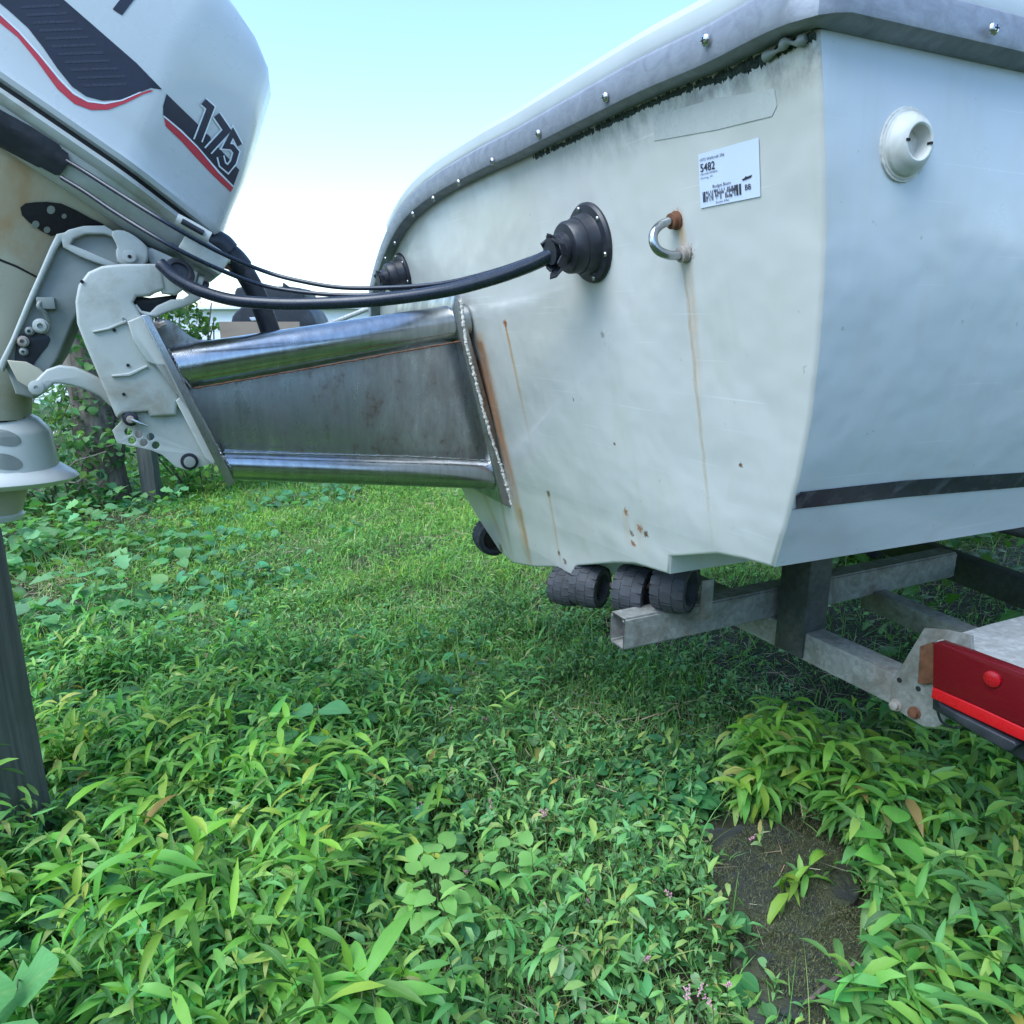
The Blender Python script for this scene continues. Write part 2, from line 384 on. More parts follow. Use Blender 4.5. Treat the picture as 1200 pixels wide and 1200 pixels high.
# gelcoat of the hull, with rust runs placed on the transom by its own u / z map
U0 = TA
def uz(x, y):
    q = T(x, y); return (q - U0).dot(TW), q.z
ztop0 = uz(957, 38)[1]
def gelcoat(name, base, streaks=(), spots=()):
    b = NB(name); p = b.pos()
    n = b.noise(4, 6, .6, p); c = b.mix(b.maprange(n, .3, .7), c4([x * .955 for x in base]), c4(base))
    grime = b.noise(1.0, 7, .65, b.n('ShaderNodeMapping', {'Vector': p, 'Scale': (16, 16, 2.5)}).outputs[0], .5)
    c = b.mix(b.maprange(grime, .52, .75, 0, .22), c, (.42, .40, .30, 1))
    if streaks or spots:
        uv = b.n('ShaderNodeUVMap').outputs[0]; s = b.n('ShaderNodeSeparateXYZ', {0: uv}); U, V = s.outputs[0], s.outputs[1]
        # upper part yellowed, and darkened for the shade below the rail
        yel_shade = b.math('MULTIPLY', b.maprange(V, .8, 1.35), b.maprange(b.noise(3, 5, .6, p), .25, .65, .2, .9))
        c = b.mix(b.math('MULTIPLY', yel_shade, .85), c, (.42, .425, .37, 1))
        iso = b.noise(170, 5, .7, p)
        wob = b.math('MULTIPLY', b.math('SUBTRACT', b.noise(22, 4, .6, p), .5), .010)
        fine = b.noise(1.0, 6, .7, b.n('ShaderNodeMapping', {'Vector': p, 'Scale': (230, 230, 22)}).outputs[0])
        for (x0, y0, x1, y1, wd, st, col) in streaks:
            (u0, z0), (u1, z1) = uz(x0, y0), uz(x1, y1)
            tt = b.maprange(V, z1, z0); line = b.math('ADD', b.math('MULTIPLY', tt, u0 - u1), u1)
            d = b.math('ABSOLUTE', b.math('ADD', b.math('SUBTRACT', U, line), wob))
            m = b.maprange(d, wd * .25, wd, 1, 0)
            m = b.math('MULTIPLY', m, b.maprange(V, z1 - .01, z1 + (z0 - z1) * .5)); m = b.math('MULTIPLY', m, b.maprange(V, z0 + .006, z0 - .004, 0, 1))
            m = b.math('MULTIPLY', m, b.maprange(fine, .3, .65, .35, 1))
            c = b.mix(b.math('MULTIPLY', m, st), c, c4(col))
        for (x, y, r, st, col) in spots:
            u0, z0 = uz(x, y)
            dx = b.math('SUBTRACT', U, u0); dy = b.math('SUBTRACT', V, z0)
            d = b.math('SQRT', b.math('ADD', b.math('MULTIPLY', dx, dx), b.math('MULTIPLY', dy, dy)))
            d = b.math('ADD', d, b.math('MULTIPLY', b.math('SUBTRACT', iso, .5), r * 3.2))
            c = b.mix(b.math('MULTIPLY', b.maprange(d, r * .5, r, 1, 0), st), c, c4(col))
    mot = b.noise(1.0, 8, .7, b.n('ShaderNodeMapping', {'Vector': p, 'Scale': (5, 5, 9)}).outputs[0], .4); c = b.mix(b.maprange(mot, .35, .7, 0, .10), c, (.42, .44, .42, 1))
    for ang_, sc_, th in ((.5, (3, 3, 220), .70), (-.7, (4, 4, 260), .72)):
        sv = b.n('ShaderNodeMapping', {'Vector': p, 'Rotation': (ang_, ang_ * .7, 0), 'Scale': sc_}).outputs[0]
        c = b.mix(b.maprange(b.noise(1.0, 2, .4, sv), th, th + .03, 0, .25), c, (.74, .77, .78, 1))
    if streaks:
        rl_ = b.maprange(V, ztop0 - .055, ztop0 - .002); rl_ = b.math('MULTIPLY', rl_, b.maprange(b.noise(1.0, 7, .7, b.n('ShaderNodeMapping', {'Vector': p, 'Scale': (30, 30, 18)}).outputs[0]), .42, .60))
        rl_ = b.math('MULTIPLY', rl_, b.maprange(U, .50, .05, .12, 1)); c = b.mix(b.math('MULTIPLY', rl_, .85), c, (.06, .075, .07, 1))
        low_ = b.maprange(V, .95, .58, 0, .22); c = b.mix(b.math('MULTIPLY', low_, b.maprange(mot, .35, .65)), c, (.50, .50, .44, 1))
    sc = b.noise(70, 3, .5, p); c = b.mix(b.maprange(sc, .73, .76, 0, .5), c, (.25, .24, .2, 1))
    b.base(c); b.rough(b.maprange(b.noise(6, 5, .6, p), .3, .7, .26, .42)); b.b.inputs['Coat Weight'].default_value = .15
    b.bump(b.noise(4.5, 3, .5, p), .7, .016); return b.m
RUST = (.30, .12, .045); OCH = (.48, .30, .12); DK = (.12, .06, .03)
streaks = [(793, 250, 803, 300, .009, .75, OCH), (800, 300, 836, 648, .0035, .7, (.42, .32, .22)), (806, 300, 822, 470, .007, .35, OCH),
           (592, 380, 600, 420, .004, .9, RUST), (593, 385, 622, 520, .006, .65, OCH),
           (560, 390, 616, 640, .030, .5, OCH), (562, 400, 612, 616, .017, 1.0, RUST), (559, 420, 609, 618, .015, 1.0, DK), (563, 425, 611, 600, .009, 1.0, (.50, .20, .07)), (609, 596, 624, 672, .010, 1.0, RUST), (606, 590, 622, 672, .020, .5, OCH),
           (566, 576, 600, 660, .016, .5, OCH), (586, 583, 602, 660, .010, .6, (.40, .3, .16)),
           (643, 580, 658, 665, .005, .55, OCH), (733, 598, 737, 640, .010, .25, OCH), (748, 612, 752, 648, .012, .22, OCH), (948, 60, 930, 120, .03, .2, (.4, .36, .22))]
spots = [(793, 258, .010, .9, RUST), (806, 297, .009, .7, DK), (592, 379, .0075, 1, RUST), (643, 579, .007, .9, DK), (706, 392, .005, .8, (.3, .28, .25)),
         (733, 600, .006, .7, RUST), (740, 625, .006, .7, DK), (750, 620, .007, .7, RUST), (757, 626, .006, .8, DK), (742, 637, .006, .8, RUST),
         (655, 648, .006, .8, DK), (662, 658, .006, .8, DK), (587, 643, .012, .9, DK), (672, 468, .003, .5, DK), (868, 545, .004, .4, DK), (720, 520, .003, .5, DK)]
GB = (.57, .575, .57)
streaks = [(a, b_, c_, d_, e_ * 1.5, min(1, f_ * 1.35), g_) for a, b_, c_, d_, e_, f_, g_ in streaks]; spots = [(a, b_, c_ * 1.35, 1, e_) for a, b_, c_, d_, e_ in spots]
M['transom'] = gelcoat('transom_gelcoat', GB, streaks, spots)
M['hull'] = gelcoat('hull_gelcoat', (.53, .575, .62))  # same gelcoat, base tinted bluish for the sky light on the side
M['deck'] = gelcoat('deck_gelcoat', (.46, .50, .51))

# ------------------------------------------------------------------ ground
def gh(x, y):
    return 0.018 * np.sin(x * 1.9 + .4) * np.cos(y * 1.6) + 0.012 * np.sin(x * 4.3 + y * 3.1) + 0.008 * np.sin(y * 7.7 - x * 5.2)
ax = np.concatenate([-np.geomspace(300, 9, 18), np.arange(-8.5, 9, .12), np.geomspace(9.2, 300, 18)])
ay = np.concatenate([-np.geomspace(300, 3, 18), np.arange(-2.5, 12, .12), np.geomspace(12.2, 300, 18)])
GX, GY = np.meshgrid(ax, ay); fade = np.clip(1.5 - np.hypot(GX, GY) / 14, 0, 1)
GZ = gh(GX, GY) * fade
vs = np.stack([GX, GY, GZ], -1).reshape(-1, 3); nx = len(ax)
idx = np.arange(len(vs)).reshape(len(ay), nx); fs = np.stack([idx[:-1, :-1], idx[:-1, 1:], idx[1:, 1:], idx[1:, :-1]], -1).reshape(-1, 4)
me = bpy.data.meshes.new('ground'); me.from_pydata(vs.tolist(), [], fs.tolist())
place('ground', me, M['soil'], None, 180, recenter=False, kind='structure')

# ------------------------------------------------------------------ boat
outline_px = [(957, 30), (961, 100), (964, 180), (965, 260), (963, 330), (957, 410), (948, 490), (934, 560), (920, 615), (905, 665),
              (872, 656), (840, 649.5), (784.5, 652.5), (783, 673), (763, 667), (744, 661), (720, 660), (675, 663), (676.5, 678), (663, 671), (651, 665), (625, 664.5), (601, 660),
              (585, 646), (560, 608), (540, 573), (515, 535), (480, 475), (455, 420), (447, 385), (444, 362), (449, 330), (462, 290), (478, 262)]
rail_px = [(957, 38), (917, 53), (847, 86), (769, 117), (710, 144), (657, 169), (612, 190), (570, 208), (518, 235), (485, 262), (466, 292), (452, 328), (445, 362), (450, 405)]
top = [(T(x, y) + TS * .03) for x, y in rail_px[:9]]
top_uv = [((q - U0).dot(TW), q.z) for q in top]
out = []
for x, y in outline_px: out.append(uz(x, y))
out = [o for o in out]
for u_, z_ in top_uv[::-1]:
    if u_ > out[0][0] + .02 and u_ < out[-1][0] - .02: out.append((u_, z_))
out = np.array(out); nO = len(out)
UC = .70                                            # centre line
def tp(u, z, s=0.0): return U0 + TW * u + (Z - RAKE * FW) * (z - U0.z) + FW * s
def inset2(pl, d):
    q = []
    for i in range(len(pl)):
        a, b, c = pl[i - 1], pl[i], pl[(i + 1) % len(pl)]
        e1 = (b - a) / (np.linalg.norm(b - a) + 1e-9); e2 = (c - b) / (np.linalg.norm(c - b) + 1e-9)
        t = e1 + e2; t /= (np.linalg.norm(t) + 1e-9); nrm = np.array([-t[1], t[0]])
        m = d / max(.45, float(np.dot(np.array([-e1[1], e1[0]]), nrm))); q.append(b + nrm * m * sgn)
    return np.array(q)
area = .5 * sum(out[i - 1][0] * out[i][1] - out[i][0] * out[i - 1][1] for i in range(nO)); sgn = 1 if area > 0 else -1
boat = empty('motor_boat', (U0.x + 1, U0.y + 1, 0.0), 'white fibreglass motor boat on a trailer with rust runs down its transom', 'boat')
WL[boat.name] = Vector(boat.location)
zlo, zhi = .56, 1.47
ZC = float(U0.z)
def station(pl, s):
    t = s / 5.6; q = []
    for (u, z) in pl:
        hz = np.clip((z - .6) / .8, 0, 1)
        k = (1 + (.070 - .030 * hz) * min(s, 1.2)) * (1 - max(0, (t - .25) / .75) ** (2.2 + hz) * .985)
        zz = z + max(0, t - .3) ** 2 * (1.35 * (1 - hz) + .5 * hz)
        q.append((UC + (u - UC) * k, zz))
    return q
rings = [[tp(u, z, -.0) for u, z in inset2(out, .006)], [tp(u, z, .0015) for u, z in inset2(out, .002)], [tp(u, z, .005) for u, z in inset2(out, .0)]]
for s in (.014, .2, .5, 1.0, 1.6, 2.4, 3.2, 4.0, 4.8, 5.3, 5.6):
    rings.append([tp(u, z, s) for u, z in station(out, s)])
V = [v for r in rings[2:] for v in r]; Fc = []
for j in range(len(rings) - 3):
    for i in range(nO):
        k = (i + 1) % nO; Fc.append((j * nO + i, j * nO + k, (j + 1) * nO + k, (j + 1) * nO + i))
Fc.append(tuple(range((len(rings) - 3) * nO, (len(rings) - 2) * nO)))
me = bpy.data.meshes.new('hull'); me.from_pydata([tuple(v) for v in V], [], Fc)
bm = bmesh.new(); bm.from_mesh(me); bmesh.ops.recalc_face_normals(bm, faces=bm.faces); bm.to_mesh(me); bm.free()
hull = place('hull', me, M['hull'], boat, 30)
# transom panel: face plus rolled edge, carries a u / z map
V = [v for r in rings[:3] for v in r]; ins = inset2(out, .006)
tri = tessellate_polygon([[Vector((a[0], a[1], 0)) for a in ins]]); Fc = [tuple(t) for t in tri]
for j in range(2):
    for i in range(nO):
        k = (i + 1) % nO; Fc.append((j * nO + i, j * nO + k, (j + 1) * nO + k, (j + 1) * nO + i))
me = bpy.data.meshes.new('transom'); me.from_pydata([tuple(v) for v in V], [], Fc)
bm = bmesh.new(); bm.from_mesh(me); bmesh.ops.recalc_face_normals(bm, faces=bm.faces)
fl = max(bm.faces, key=lambda f: f.calc_area())
if fl.normal.dot(TN) < 0: bmesh.ops.reverse_faces(bm, faces=bm.faces)
uvl = bm.loops.layers.uv.new('UVMap')
for f in bm.faces:
    for lp in f.loops: lp[uvl].uv = ((lp.vert.co - U0).dot(TW), lp.vert.co.z)
bm.to_mesh(me); bm.free()
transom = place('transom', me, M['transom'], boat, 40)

# gunwale rail and deck edge, swept along the transom top and then forward along the near side
def side_pt(s, z):
    zi = z
    j = min(range(10), key=lambda i: abs(out[i][1] - z)); q = station([(float(out[0][0]), z)], s)[0]
    return tp(q[0], q[1], s)
ztop = float(uz(957, 38)[1])
path = [T(x, y) for x, y in rail_px]
side = [tp(*station([(float(out[0][0]), ztop)], s)[0], s) for s in (0.25, .5, .9, 1.4, 2.0, 2.8, 3.6, 4.4, 5.0, 5.4)]
sm = cat(path[:1] + path[1:], 4)
corner = T(957, 38)
full = [(q, 'T') for q in sm[::-1]][:-1] + [(corner, TN.copy()), (corner + (FW * .004 + TN * .0), (TN * .8 - TW * .6)), (corner + FW * .010, (TN * .45 - TW * .9)), (corner + FW * .018, -TW)] + [(q, 'S') for q in side]
def sweep(name, prof, mat, parent, pts=full, **k):
    vs, fs = [], []; n = len(prof)
    for i, (q, kd) in enumerate(pts):
        a = pts[max(i - 1, 0)][0]; c = pts[min(i + 1, len(pts) - 1)][0]
        if not isinstance(kd, str):
            nrm = kd; up = Z
        else:
            tg = (c - a).normalized() if kd == 'T' else (c - q if i < len(pts) - 1 else q - a).normalized()
            if kd == 'T' and not isinstance(pts[min(i + 1, len(pts) - 1)][1], str): tg = (q - a).normalized()
            nrm = TN if kd == 'T' else -tg.cross(Z).normalized() * (-1)
            if kd == 'S' and nrm.dot(-TW) < 0: nrm = -nrm
            up = nrm.cross(tg).normalized()
            if kd == 'T' and up.dot(Z) < 0 and abs(up.z) > .3: up = -up
            if kd == 'T' and abs(up.z) <= .6 and up.dot(TW) < 0: up = -up
            if kd == 'S': up = Z
        for (o_, h_) in prof: vs.append(q + nrm * o_ + up * h_)
    for i in range(len(pts) - 1):
        for j in range(n):
            m = (j + 1) % n; fs.append((i * n + j, i * n + m, (i + 1) * n + m, (i + 1) * n + j))
    fs.append(tuple(range(n))); fs.append(tuple(range((len(pts) - 1) * n, len(pts) * n))[::-1])
    me = bpy.data.meshes.new(name); me.from_pydata([tuple(v) for v in vs], [], fs); fix_normals(me)
    return place(name, me, mat, parent, 28, **k)
RP = [(-.03, .002), (.004, .004), (.020, .008), (.026, .012), (.027, .017), (.025, .040), (.022, .047), (.015, .052), (-.03, .052)]
rail = sweep('rub_rail', RP, M['alu'], boat)
deck_edge = sweep('gunwale', [(-.05, .053), (.012, .053), (.013, .058), (.009, .074), (-.002, .084), (-.03, .089), (-.12, .091), (-.12, .06)], M['deck'], boat, pts=full[12:])
# deck lid filling between the edges
dl = [[], []]
for s in (.10, .5, 1.2, 2.4, 3.6, 4.8, 5.4):
    a = station([(float(out[0][0]) + .05, ztop + .072)], s)[0]; b2 = station([(1.30, ztop + .072)], s)[0]
    dl[0].append(tp(a[0], a[1], s)); dl[1].append(tp(b2[0], b2[1], s))
V = dl[0] + dl[1]; n = len(dl[0]); V += [v - Z * .04 for v in V]
Fc = []
for i in range(n - 1):
    Fc += [(i, i + 1, n + i + 1, n + i), (2 * n + i, 3 * n + i, 3 * n + i + 1, 2 * n + i + 1), (i, 2 * n + i, 2 * n + i + 1, i + 1), (n + i, n + i + 1, 3 * n + i + 1, 3 * n + i)]
Fc += [(0, n, 3 * n, 2 * n), (n - 1, 3 * n - 1, 4 * n - 1, 2 * n - 1)]
mesh('deck', V, Fc, M['deck'], boat, 40)
# gunk under the rail near the corner
parts = []
for i in range(620):
    t = rng.random() ** .8
    x = 955 - 330 * t; y = np.interp(x, [570, 657, 710, 769, 847, 917, 957], [208, 169, 144, 117, 86, 53, 38]) + rng.random() * (3 + 9 * max(0, 1 - abs(x - 890) / 75))
    q = T(x, y); r = .0012 + .0028 * rng.random()
    ang = rng.random() * 3; ex = TW * math.cos(ang) + TS * math.sin(ang); ey = TW * -math.sin(ang) + TS * math.cos(ang)
    hh = r * (.4 + rng.random() * .5)
    pl = [q + ex * r * 1.8, q + ey * r, q - ex * r * 1.6, q - ey * r * 1.1, q + TN * hh]
    parts.append((pl, [(0, 1, 4), (1, 2, 4), (2, 3, 4), (3, 0, 4)]))
V, Fc = join_data(parts); mesh('dried_algae', V, Fc, M['brush'], boat, None, kind='stuff')
cs = [cat([T(950, 46) + TN * .004, T(936, 52) + TN * .007, T(924, 50) + TN * .006, T(912, 60) + TN * .006, T(898, 66) + TN * .004], 5)]
tube('sealant_bead', [T(948, 44) + TN * .004, T(938, 50) + TN * .006, T(928, 49) + TN * .008, T(918, 58) + TN * .006, T(900, 66) + TN * .003], lambda t: .004 + .002 * math.sin(t * 14), M['swivel'], boat)

# rail screws
def screw(p, n, r, parent, mat=None):
    h = lathe('screw', p, n, [(0, r), (r * .25, r * .98), (r * .5, r * .75), (r * .62, r * .4), (r * .64, .0001)], mat or M['screw'], parent, 12, 60)
    a, x, y = basis(n); c = p + Vector(n).normalized() * r * .66
    vs, fs = join_data([box_data(c - x * r * .5 - y * r * .09, x * r, y * r * .18, a * r * .03), box_data(c - y * r * .5 - x * r * .09, y * r, x * r * .18, a * r * .05)])
    mesh('cross_slot', vs, fs, M['dark'], h)
    return h
for (x, y) in [(827, 47), (709.5, 114), (631, 157), (577, 189), (537.5, 214), (508, 233), (484, 251), (463, 285), (452, 303), (445, 326)]:
    q = hit(x, y, TA + TN * .029, TN)
    screw(q, TN, .0068 if x > 480 else .005, boat)
for s in (.085 * 4.2,): pass
q = tp(*station([(float(out[0][0]), ztop + .026)], .333)[0], .333) - TW * .028
q = hit(1164, 34, q, TW); screw(q, -TW, .0068, boat)
q2 = q + FW * .28 - TW * .01; screw(q2, -TW, .0068, boat)

# rigging boots
def boot(x, y, sc, r0=.062, fingers=True):
    p = T(x, y); fl = lathe('rigging_boot', p - TN * .002, TN, [(0, r0), (.006, r0), (.010, r0 * .95), (.011, r0 * .76), (.012, r0 * .75), (.030, r0 * .70), (.0305, r0 * .67), (.048, r0 * .645), (.052, r0 * .60), (.053, r0 * .40), (.066, r0 * .38), (.067, r0 * .34), (.080, r0 * .33), (.0805, .002)], M['plastic'], boat, 40)
    for k in range(6):
        a = R(60 * k + 22); q = p + TN * .0085 + (TW * math.cos(a) + TS * math.sin(a)) * r0 * .87
        screw(q, TN, .0042, fl)
    if fingers:
        parts = []
        for k in range(9):
            a = R(40 * k + 5); d = TW * math.cos(a) + TS * math.sin(a); e = -TW * math.sin(a) + TS * math.cos(a)
            b0 = p + TN * .062 + d * r0 * .30 - TS * .008 - TW * .004; ln = .006 + .008 * ((k * 37) % 5) / 4
            tip = b0 + d * ln * 1.0 + TN * (.016 + .005 * (k % 2)); ww = e * .010; th = d * .003
            v = [b0 - ww, b0 + ww, b0 + ww * .9 + th, b0 - ww * .9 + th, b0 + d * ln * .7 + TN * .014 - ww, b0 + d * ln * .7 + TN * .014 + ww, b0 + d * ln * .7 + TN * .014 + ww + th, b0 + d * ln * .7 + TN * .014 - ww + th, tip, tip + th]
            parts.append((v, [(0, 1, 5, 4), (3, 7, 6, 2), (0, 4, 7, 3), (1, 2, 6, 5), (4, 5, 8), (7, 9, 6), (4, 8, 9, 7), (5, 6, 9, 8)]))
        vs, fs = join_data(parts); mesh('torn_lip', vs, fs, M['plastic'], fl)
    return fl
B1 = boot(692, 285, 1, .0635)
boot(473, 322, 1, .060)

# stern eye (U bolt)
def stern_eye():
    a = T(793, 258); b2 = T(804, 297)
    r = .0062; o_ = [a, a + TN * .016, a + TN * .030 - TS * .003, a.lerp(b2, .25) + TN * .043, a.lerp(b2, .5) + TN * .047, a.lerp(b2, .75) + TN * .043, b2 + TN * .030 + TS * .003, b2 + TN * .016, b2]
    e = tube('stern_eye', o_, r, M['steel'], boat, 14)
    for q, m in ((a, M['rusty']), (b2, M['bolt'])):
        lathe('collar', q - TN * .001, TN, [(0, .0125), (.004, .0125), (.005, .0105), (.012, .0105), (.0125, .007)], m, e, 16)
stern_eye()

# drain fitting on the side
tb = bvh_of([hull]); hq = tb.ray_cast(CAM, rayd(1060, 170).normalized()); hp, hn = hq[0], hq[1]
if hn.dot(CAM - hp) < 0: hn = -hn
fk = .86
fit = lathe('through_hull_fitting', hp - hn * .003, hn, [(a * fk, b * fk) for a, b in [(0, .042), (.004, .0425), (.007, .0415), (.0075, .0385), (.009, .0380), (.012, .0378), (.021, .031), (.026, .0245), (.0265, .0225), (.0255, .0205), (.0045, .0185), (.0042, .0001)]], M['nylon'], boat, 40, 30)
a_, x_, y_ = basis(hn)
for sg, ln in ((1, .013), (-1, .006)):
    box('key_slot', hp + hn * .0150 + y_ * (sg * .0165) - x_ * .0013, y_ * sg * ln * .38, x_ * .0026, hn * .0056, M['dark'], fit, .0)
lathe('sealant_ring', hp - hn * .004, hn, [(0, .0395), (.006, .0385), (.0065, .034)], M['sealant'], fit, 30, 60)

# black boot stripe on the side
hull_bvh = bvh_of([hull, transom])
drape('boot_stripe', [(919, 578), (1060, 562.5), (1215, 552), (1215, 569), (1060, 582), (919, 597.5)], tb, M['stripe'], boat, .0012, 8)
# clear tape patch and sticker
drape('clear_tape', [(766, 136), (840, 115), (908, 104), (911, 124), (905, 136), (840, 152), (767, 165)], bvh_of([transom]), M['tape'], boat, .0008, 8)
tbv = bvh_of([transom])
stk = drape('inventory_sticker', [(819, 181), (890, 161), (892, 230), (822, 244)], tbv, M['sticker'], boat, .0012, 14)
def stick_uv(s, t):      # s to the right, t up, bilinear over the sticker corners
    bl, br, tr, tl = (822, 244), (892, 230), (890, 161), (819, 181)
    x = (bl[0] * (1 - s) + br[0] * s) * (1 - t) + (tl[0] * (1 - s) + tr[0] * s) * t
    y = (bl[1] * (1 - s) + br[1] * s) * (1 - t) + (tl[1] * (1 - s) + tr[1] * s) * t
    return x, y
def sticker_text(txt, s, t, h, wd, mat=M['ink'], bold=0.0):
    cu = bpy.data.curves.new('t', 'FONT'); cu.body = txt; cu.offset = bold; cu.resolution_u = 3
    ob = bpy.data.objects.new('t', cu); COL.objects.link(ob); me = bpy.data.meshes.new_from_object(ob)
    bpy.data.objects.remove(ob); bpy.data.curves.remove(cu)
    co = [v.co.copy() for v in me.vertices]; x0 = min(c.x for c in co); x1 = max(c.x for c in co)
    for v in me.vertices:
        X, Y = stick_uv(s + (v.co.x - x0) / (x1 - x0) * wd, t + v.co.y / .72 * h); v.co = T(X, Y) + TN * .0019
    place('printed_text', me, mat, stk)
sticker_text('1973 Wellcraft 206', .03, .855, .055, .40)
sticker_text('5482', .03, .665, .15, .24, bold=.010)
sticker_text('HIN WELO0248MA', .03, .60, .035, .28)
sticker_text('Sterling, VA', .03, .53, .035, .20)
sticker_text('Budget Boats', .22, .325, .06, .30)
sticker_text('BB', .755, .16, .10, .10, bold=.01)
sticker_text('Scan Me', .26, .035, .04, .22)
parts = []; random.seed(3); s_ = .05
while s_ < .66:
    w_ = random.choice((.006, .010, .014)); t0, t1 = .10, .29
    full_ = s_ < .08 or s_ > .60
    for (c0, c1) in ([(t0, t1)] if full_ else [(t0 + (t1 - t0) * k / 4, t0 + (t1 - t0) * (k + 1) / 4) for k in range(4) if random.random() < .62]):
        pq = [T(*stick_uv(a, b2)) + TN * .0019 for a, b2 in ((s_, c0), (s_ + w_ * (2.2 if full_ else 1), c0), (s_ + w_ * (2.2 if full_ else 1), c1), (s_, c1))]
        parts.append((pq, [(0, 1, 2, 3)]))
    s_ += w_ * (2.9 if full_ else 1.0) + random.choice((.004, .008))
vs, fs = join_data(parts); mesh('barcode', vs, fs, M['ink'], stk)
bl = [(.72, .33), (.86, .36), (.88, .40), (.80, .385), (.77, .40), (.75, .37), (.71, .36)]
drape('boat_logo', [stick_uv(*q) for q in bl], tbv, M['ink'], stk, .0019, 20)

# ------------------------------------------------------------------ stainless bracket
br = empty('outboard_bracket', T(575, 470), 'stainless steel outboard bracket of two tubes and a tarnished side plate on the transom', 'bracket')
def ltube(name, p0, p1, wpx0, wpx1, v, parent, mat):
    """round tube seen between two centre pixels; pixel half widths set the radius"""
    a = L(*p0, v); b2 = L(*p1, v); ra = wpx0 * (a - CAM).dot(cF) / FPX; rb = wpx1 * (b2 - CAM).dot(cF) / FPX
    h = (b2 - a).length
    return lathe(name, a, b2 - a, [(0, ra), (h * .33, ra * .67 + rb * .33), (h * .66, rb * .67 + ra * .33), (h, rb)], mat, parent, 36)
BD = .42
for v in (0.045, BD):
    ltube('top_tube', (204, 432), (545, 376), 26, 20, v, br, M['steel'])
    ltube('bottom_tube', (262, 544), (596, 556), 18, 18, v, br, M['steel'])
    prism('side_plate', [(211, 454), (545, 396), (592, 545), (254, 533)], v - .004, .008, .001, M['steel_plate'], br)
# transom flange with sealant weld
prism('transom_flange', [(532, 345), (538, 343), (551, 395), (604, 590), (602, 597), (588, 590), (530, 362)], 0.0, .46, .002, M['steel_plate'], br)
def weld(pxs, v, r, mat, nm):
    c = cat([L(x, y, v) for x, y in pxs], 40); ph = rng.random() * 9
    c = [q + Vector(rng.normal(0, r * .16, 3).tolist()) for q in c]
    n_ = len(c); jit = rng.random(n_ + 1)
    vs, fs = tube_data(c, lambda t: r * (.55 + .6 * jit[int(t * (n_ - 1))] ), 8, 1); mesh(nm, vs, fs, mat, br, 60)
weld([(540, 350), (546, 400), (556, 440), (572, 500), (590, 555), (600, 592)], -.004, .0045, M['sealant'], 'sealant_bead')
weld([(212, 440), (224, 455)], 0, .003, M['steel_plate'], 'weld_bead')
weld([(196, 408), (205, 425), (226, 470), (258, 530), (270, 548)], .0, .0032, M['steel_plate'], 'weld_bead')
weld([(228, 455), (350, 434), (450, 416), (540, 400)], -.002, .0022, M['rusty'], 'weld_bead')
weld([(262, 530), (400, 533), (500, 536), (590, 541)], .008, .003, M['steel_plate'], 'weld_bead')
# aft mounting plate seen edge on
prism('mounting_plate', [(165, 369), (175, 369), (276, 566), (267, 571)], -.03, .50, .002, M['steel_plate'], br)
for v in (0.0, .36):
    prism('gusset', [(176, 372), (196, 374), (206, 379), (216, 389), (228, 397), (243, 399), (262, 397), (275, 401), (288, 407), (292, 416), (206, 440), (200, 424)], v + .040, .008, .001, M['steel_plate'], br, round_=1)
for (x, y, v) in [(182, 383, -.012), (253, 541, -.012), (187, 393, .40)]:
    q = L(x, y, v); d = (FW * .9 + Z * .35).normalized()
    lathe('bolt', q, d, [(0, .009), (.008, .009), (.009, .0055), (.020, .0055), (.021, .004)], M['bolt'], br, 6, 30)

# ------------------------------------------------------------------ outboard motor
VC = .22
mo = empty('outboard_motor', L(60, 430, VC), 'white outboard motor tilted up with navy and red stripes and number 175', 'outboard motor')
ef = (L(258, 272, 0) - L(0, 96, 0)); ef = (ef - TW * ef.dot(TW)).normalized(); eu = (Z - ef * Z.dot(ef)).normalized()
E0 = L(258, 272, .03); E0 = E0 + TW * (VC - .03)
prof_px = [(257, 271), (268, 245), (284, 208), (302, 155), (318, 100), (316, 82), (303, 50), (286, 25), (262, -2), (235, -38), (205, -66)]
lev = []
for x, y in prof_px:
    q = L(x, y, VC - .10) - E0; lev.append((q.dot(ef) + .012, q.dot(eu)))
h0 = lev[0][1]; lev[0] = (lev[0][0], 0.0) if h0 < .03 else lev[0]
def plan(hw, a1, a0, n=9):
    """plan ring, nose at a1; half width hw"""
    k = min(1, (a1 - a0) / .62)
    pts = [(a0, -.80 * hw), (a0 + .05 * k, -.93 * hw), (a0 + .16 * k, -hw), (a1 - .36 * k, -hw), (a1 - .215 * k, -.992 * hw), (a1 - .195 * k, -.975 * hw), (a1 - .175 * k, -.945 * hw), (a1 - .055 * k, -.66 * hw), (a1 - .035 * k, -.59 * hw), (a1 - .020 * k, -.50 * hw), (a1 - .004 * k, -.20 * hw)]
    return pts + [(a, -b) for a, b in pts[::-1]]
CL = .74; HW = .225
rings = []
for i, (a1, h) in enumerate(lev):
    f = h / lev[-1][1]; hw = HW * (1.0 if f < .55 else 1 - (f - .55) ** 2 * 1.1); a0 = lev[0][0] - CL + .12 * f + (max(0, f - .7) * .5)
    rings.append([E0 + ef * a + eu * h + TW * b for a, b in plan(hw, a1, a0)])
ht = lev[-1][1]
for k, (da, dh, sc) in enumerate([(-.04, .012, .98), (-.12, .024, .70), (-.20, .030, .35)]):
    a1 = lev[-1][0] + da; rings.append([E0 + ef * a + eu * (ht + dh) + TW * b for a, b in plan(HW * .72 * sc, a1, lev[0][0] - CL + .28 + .06 * k)])
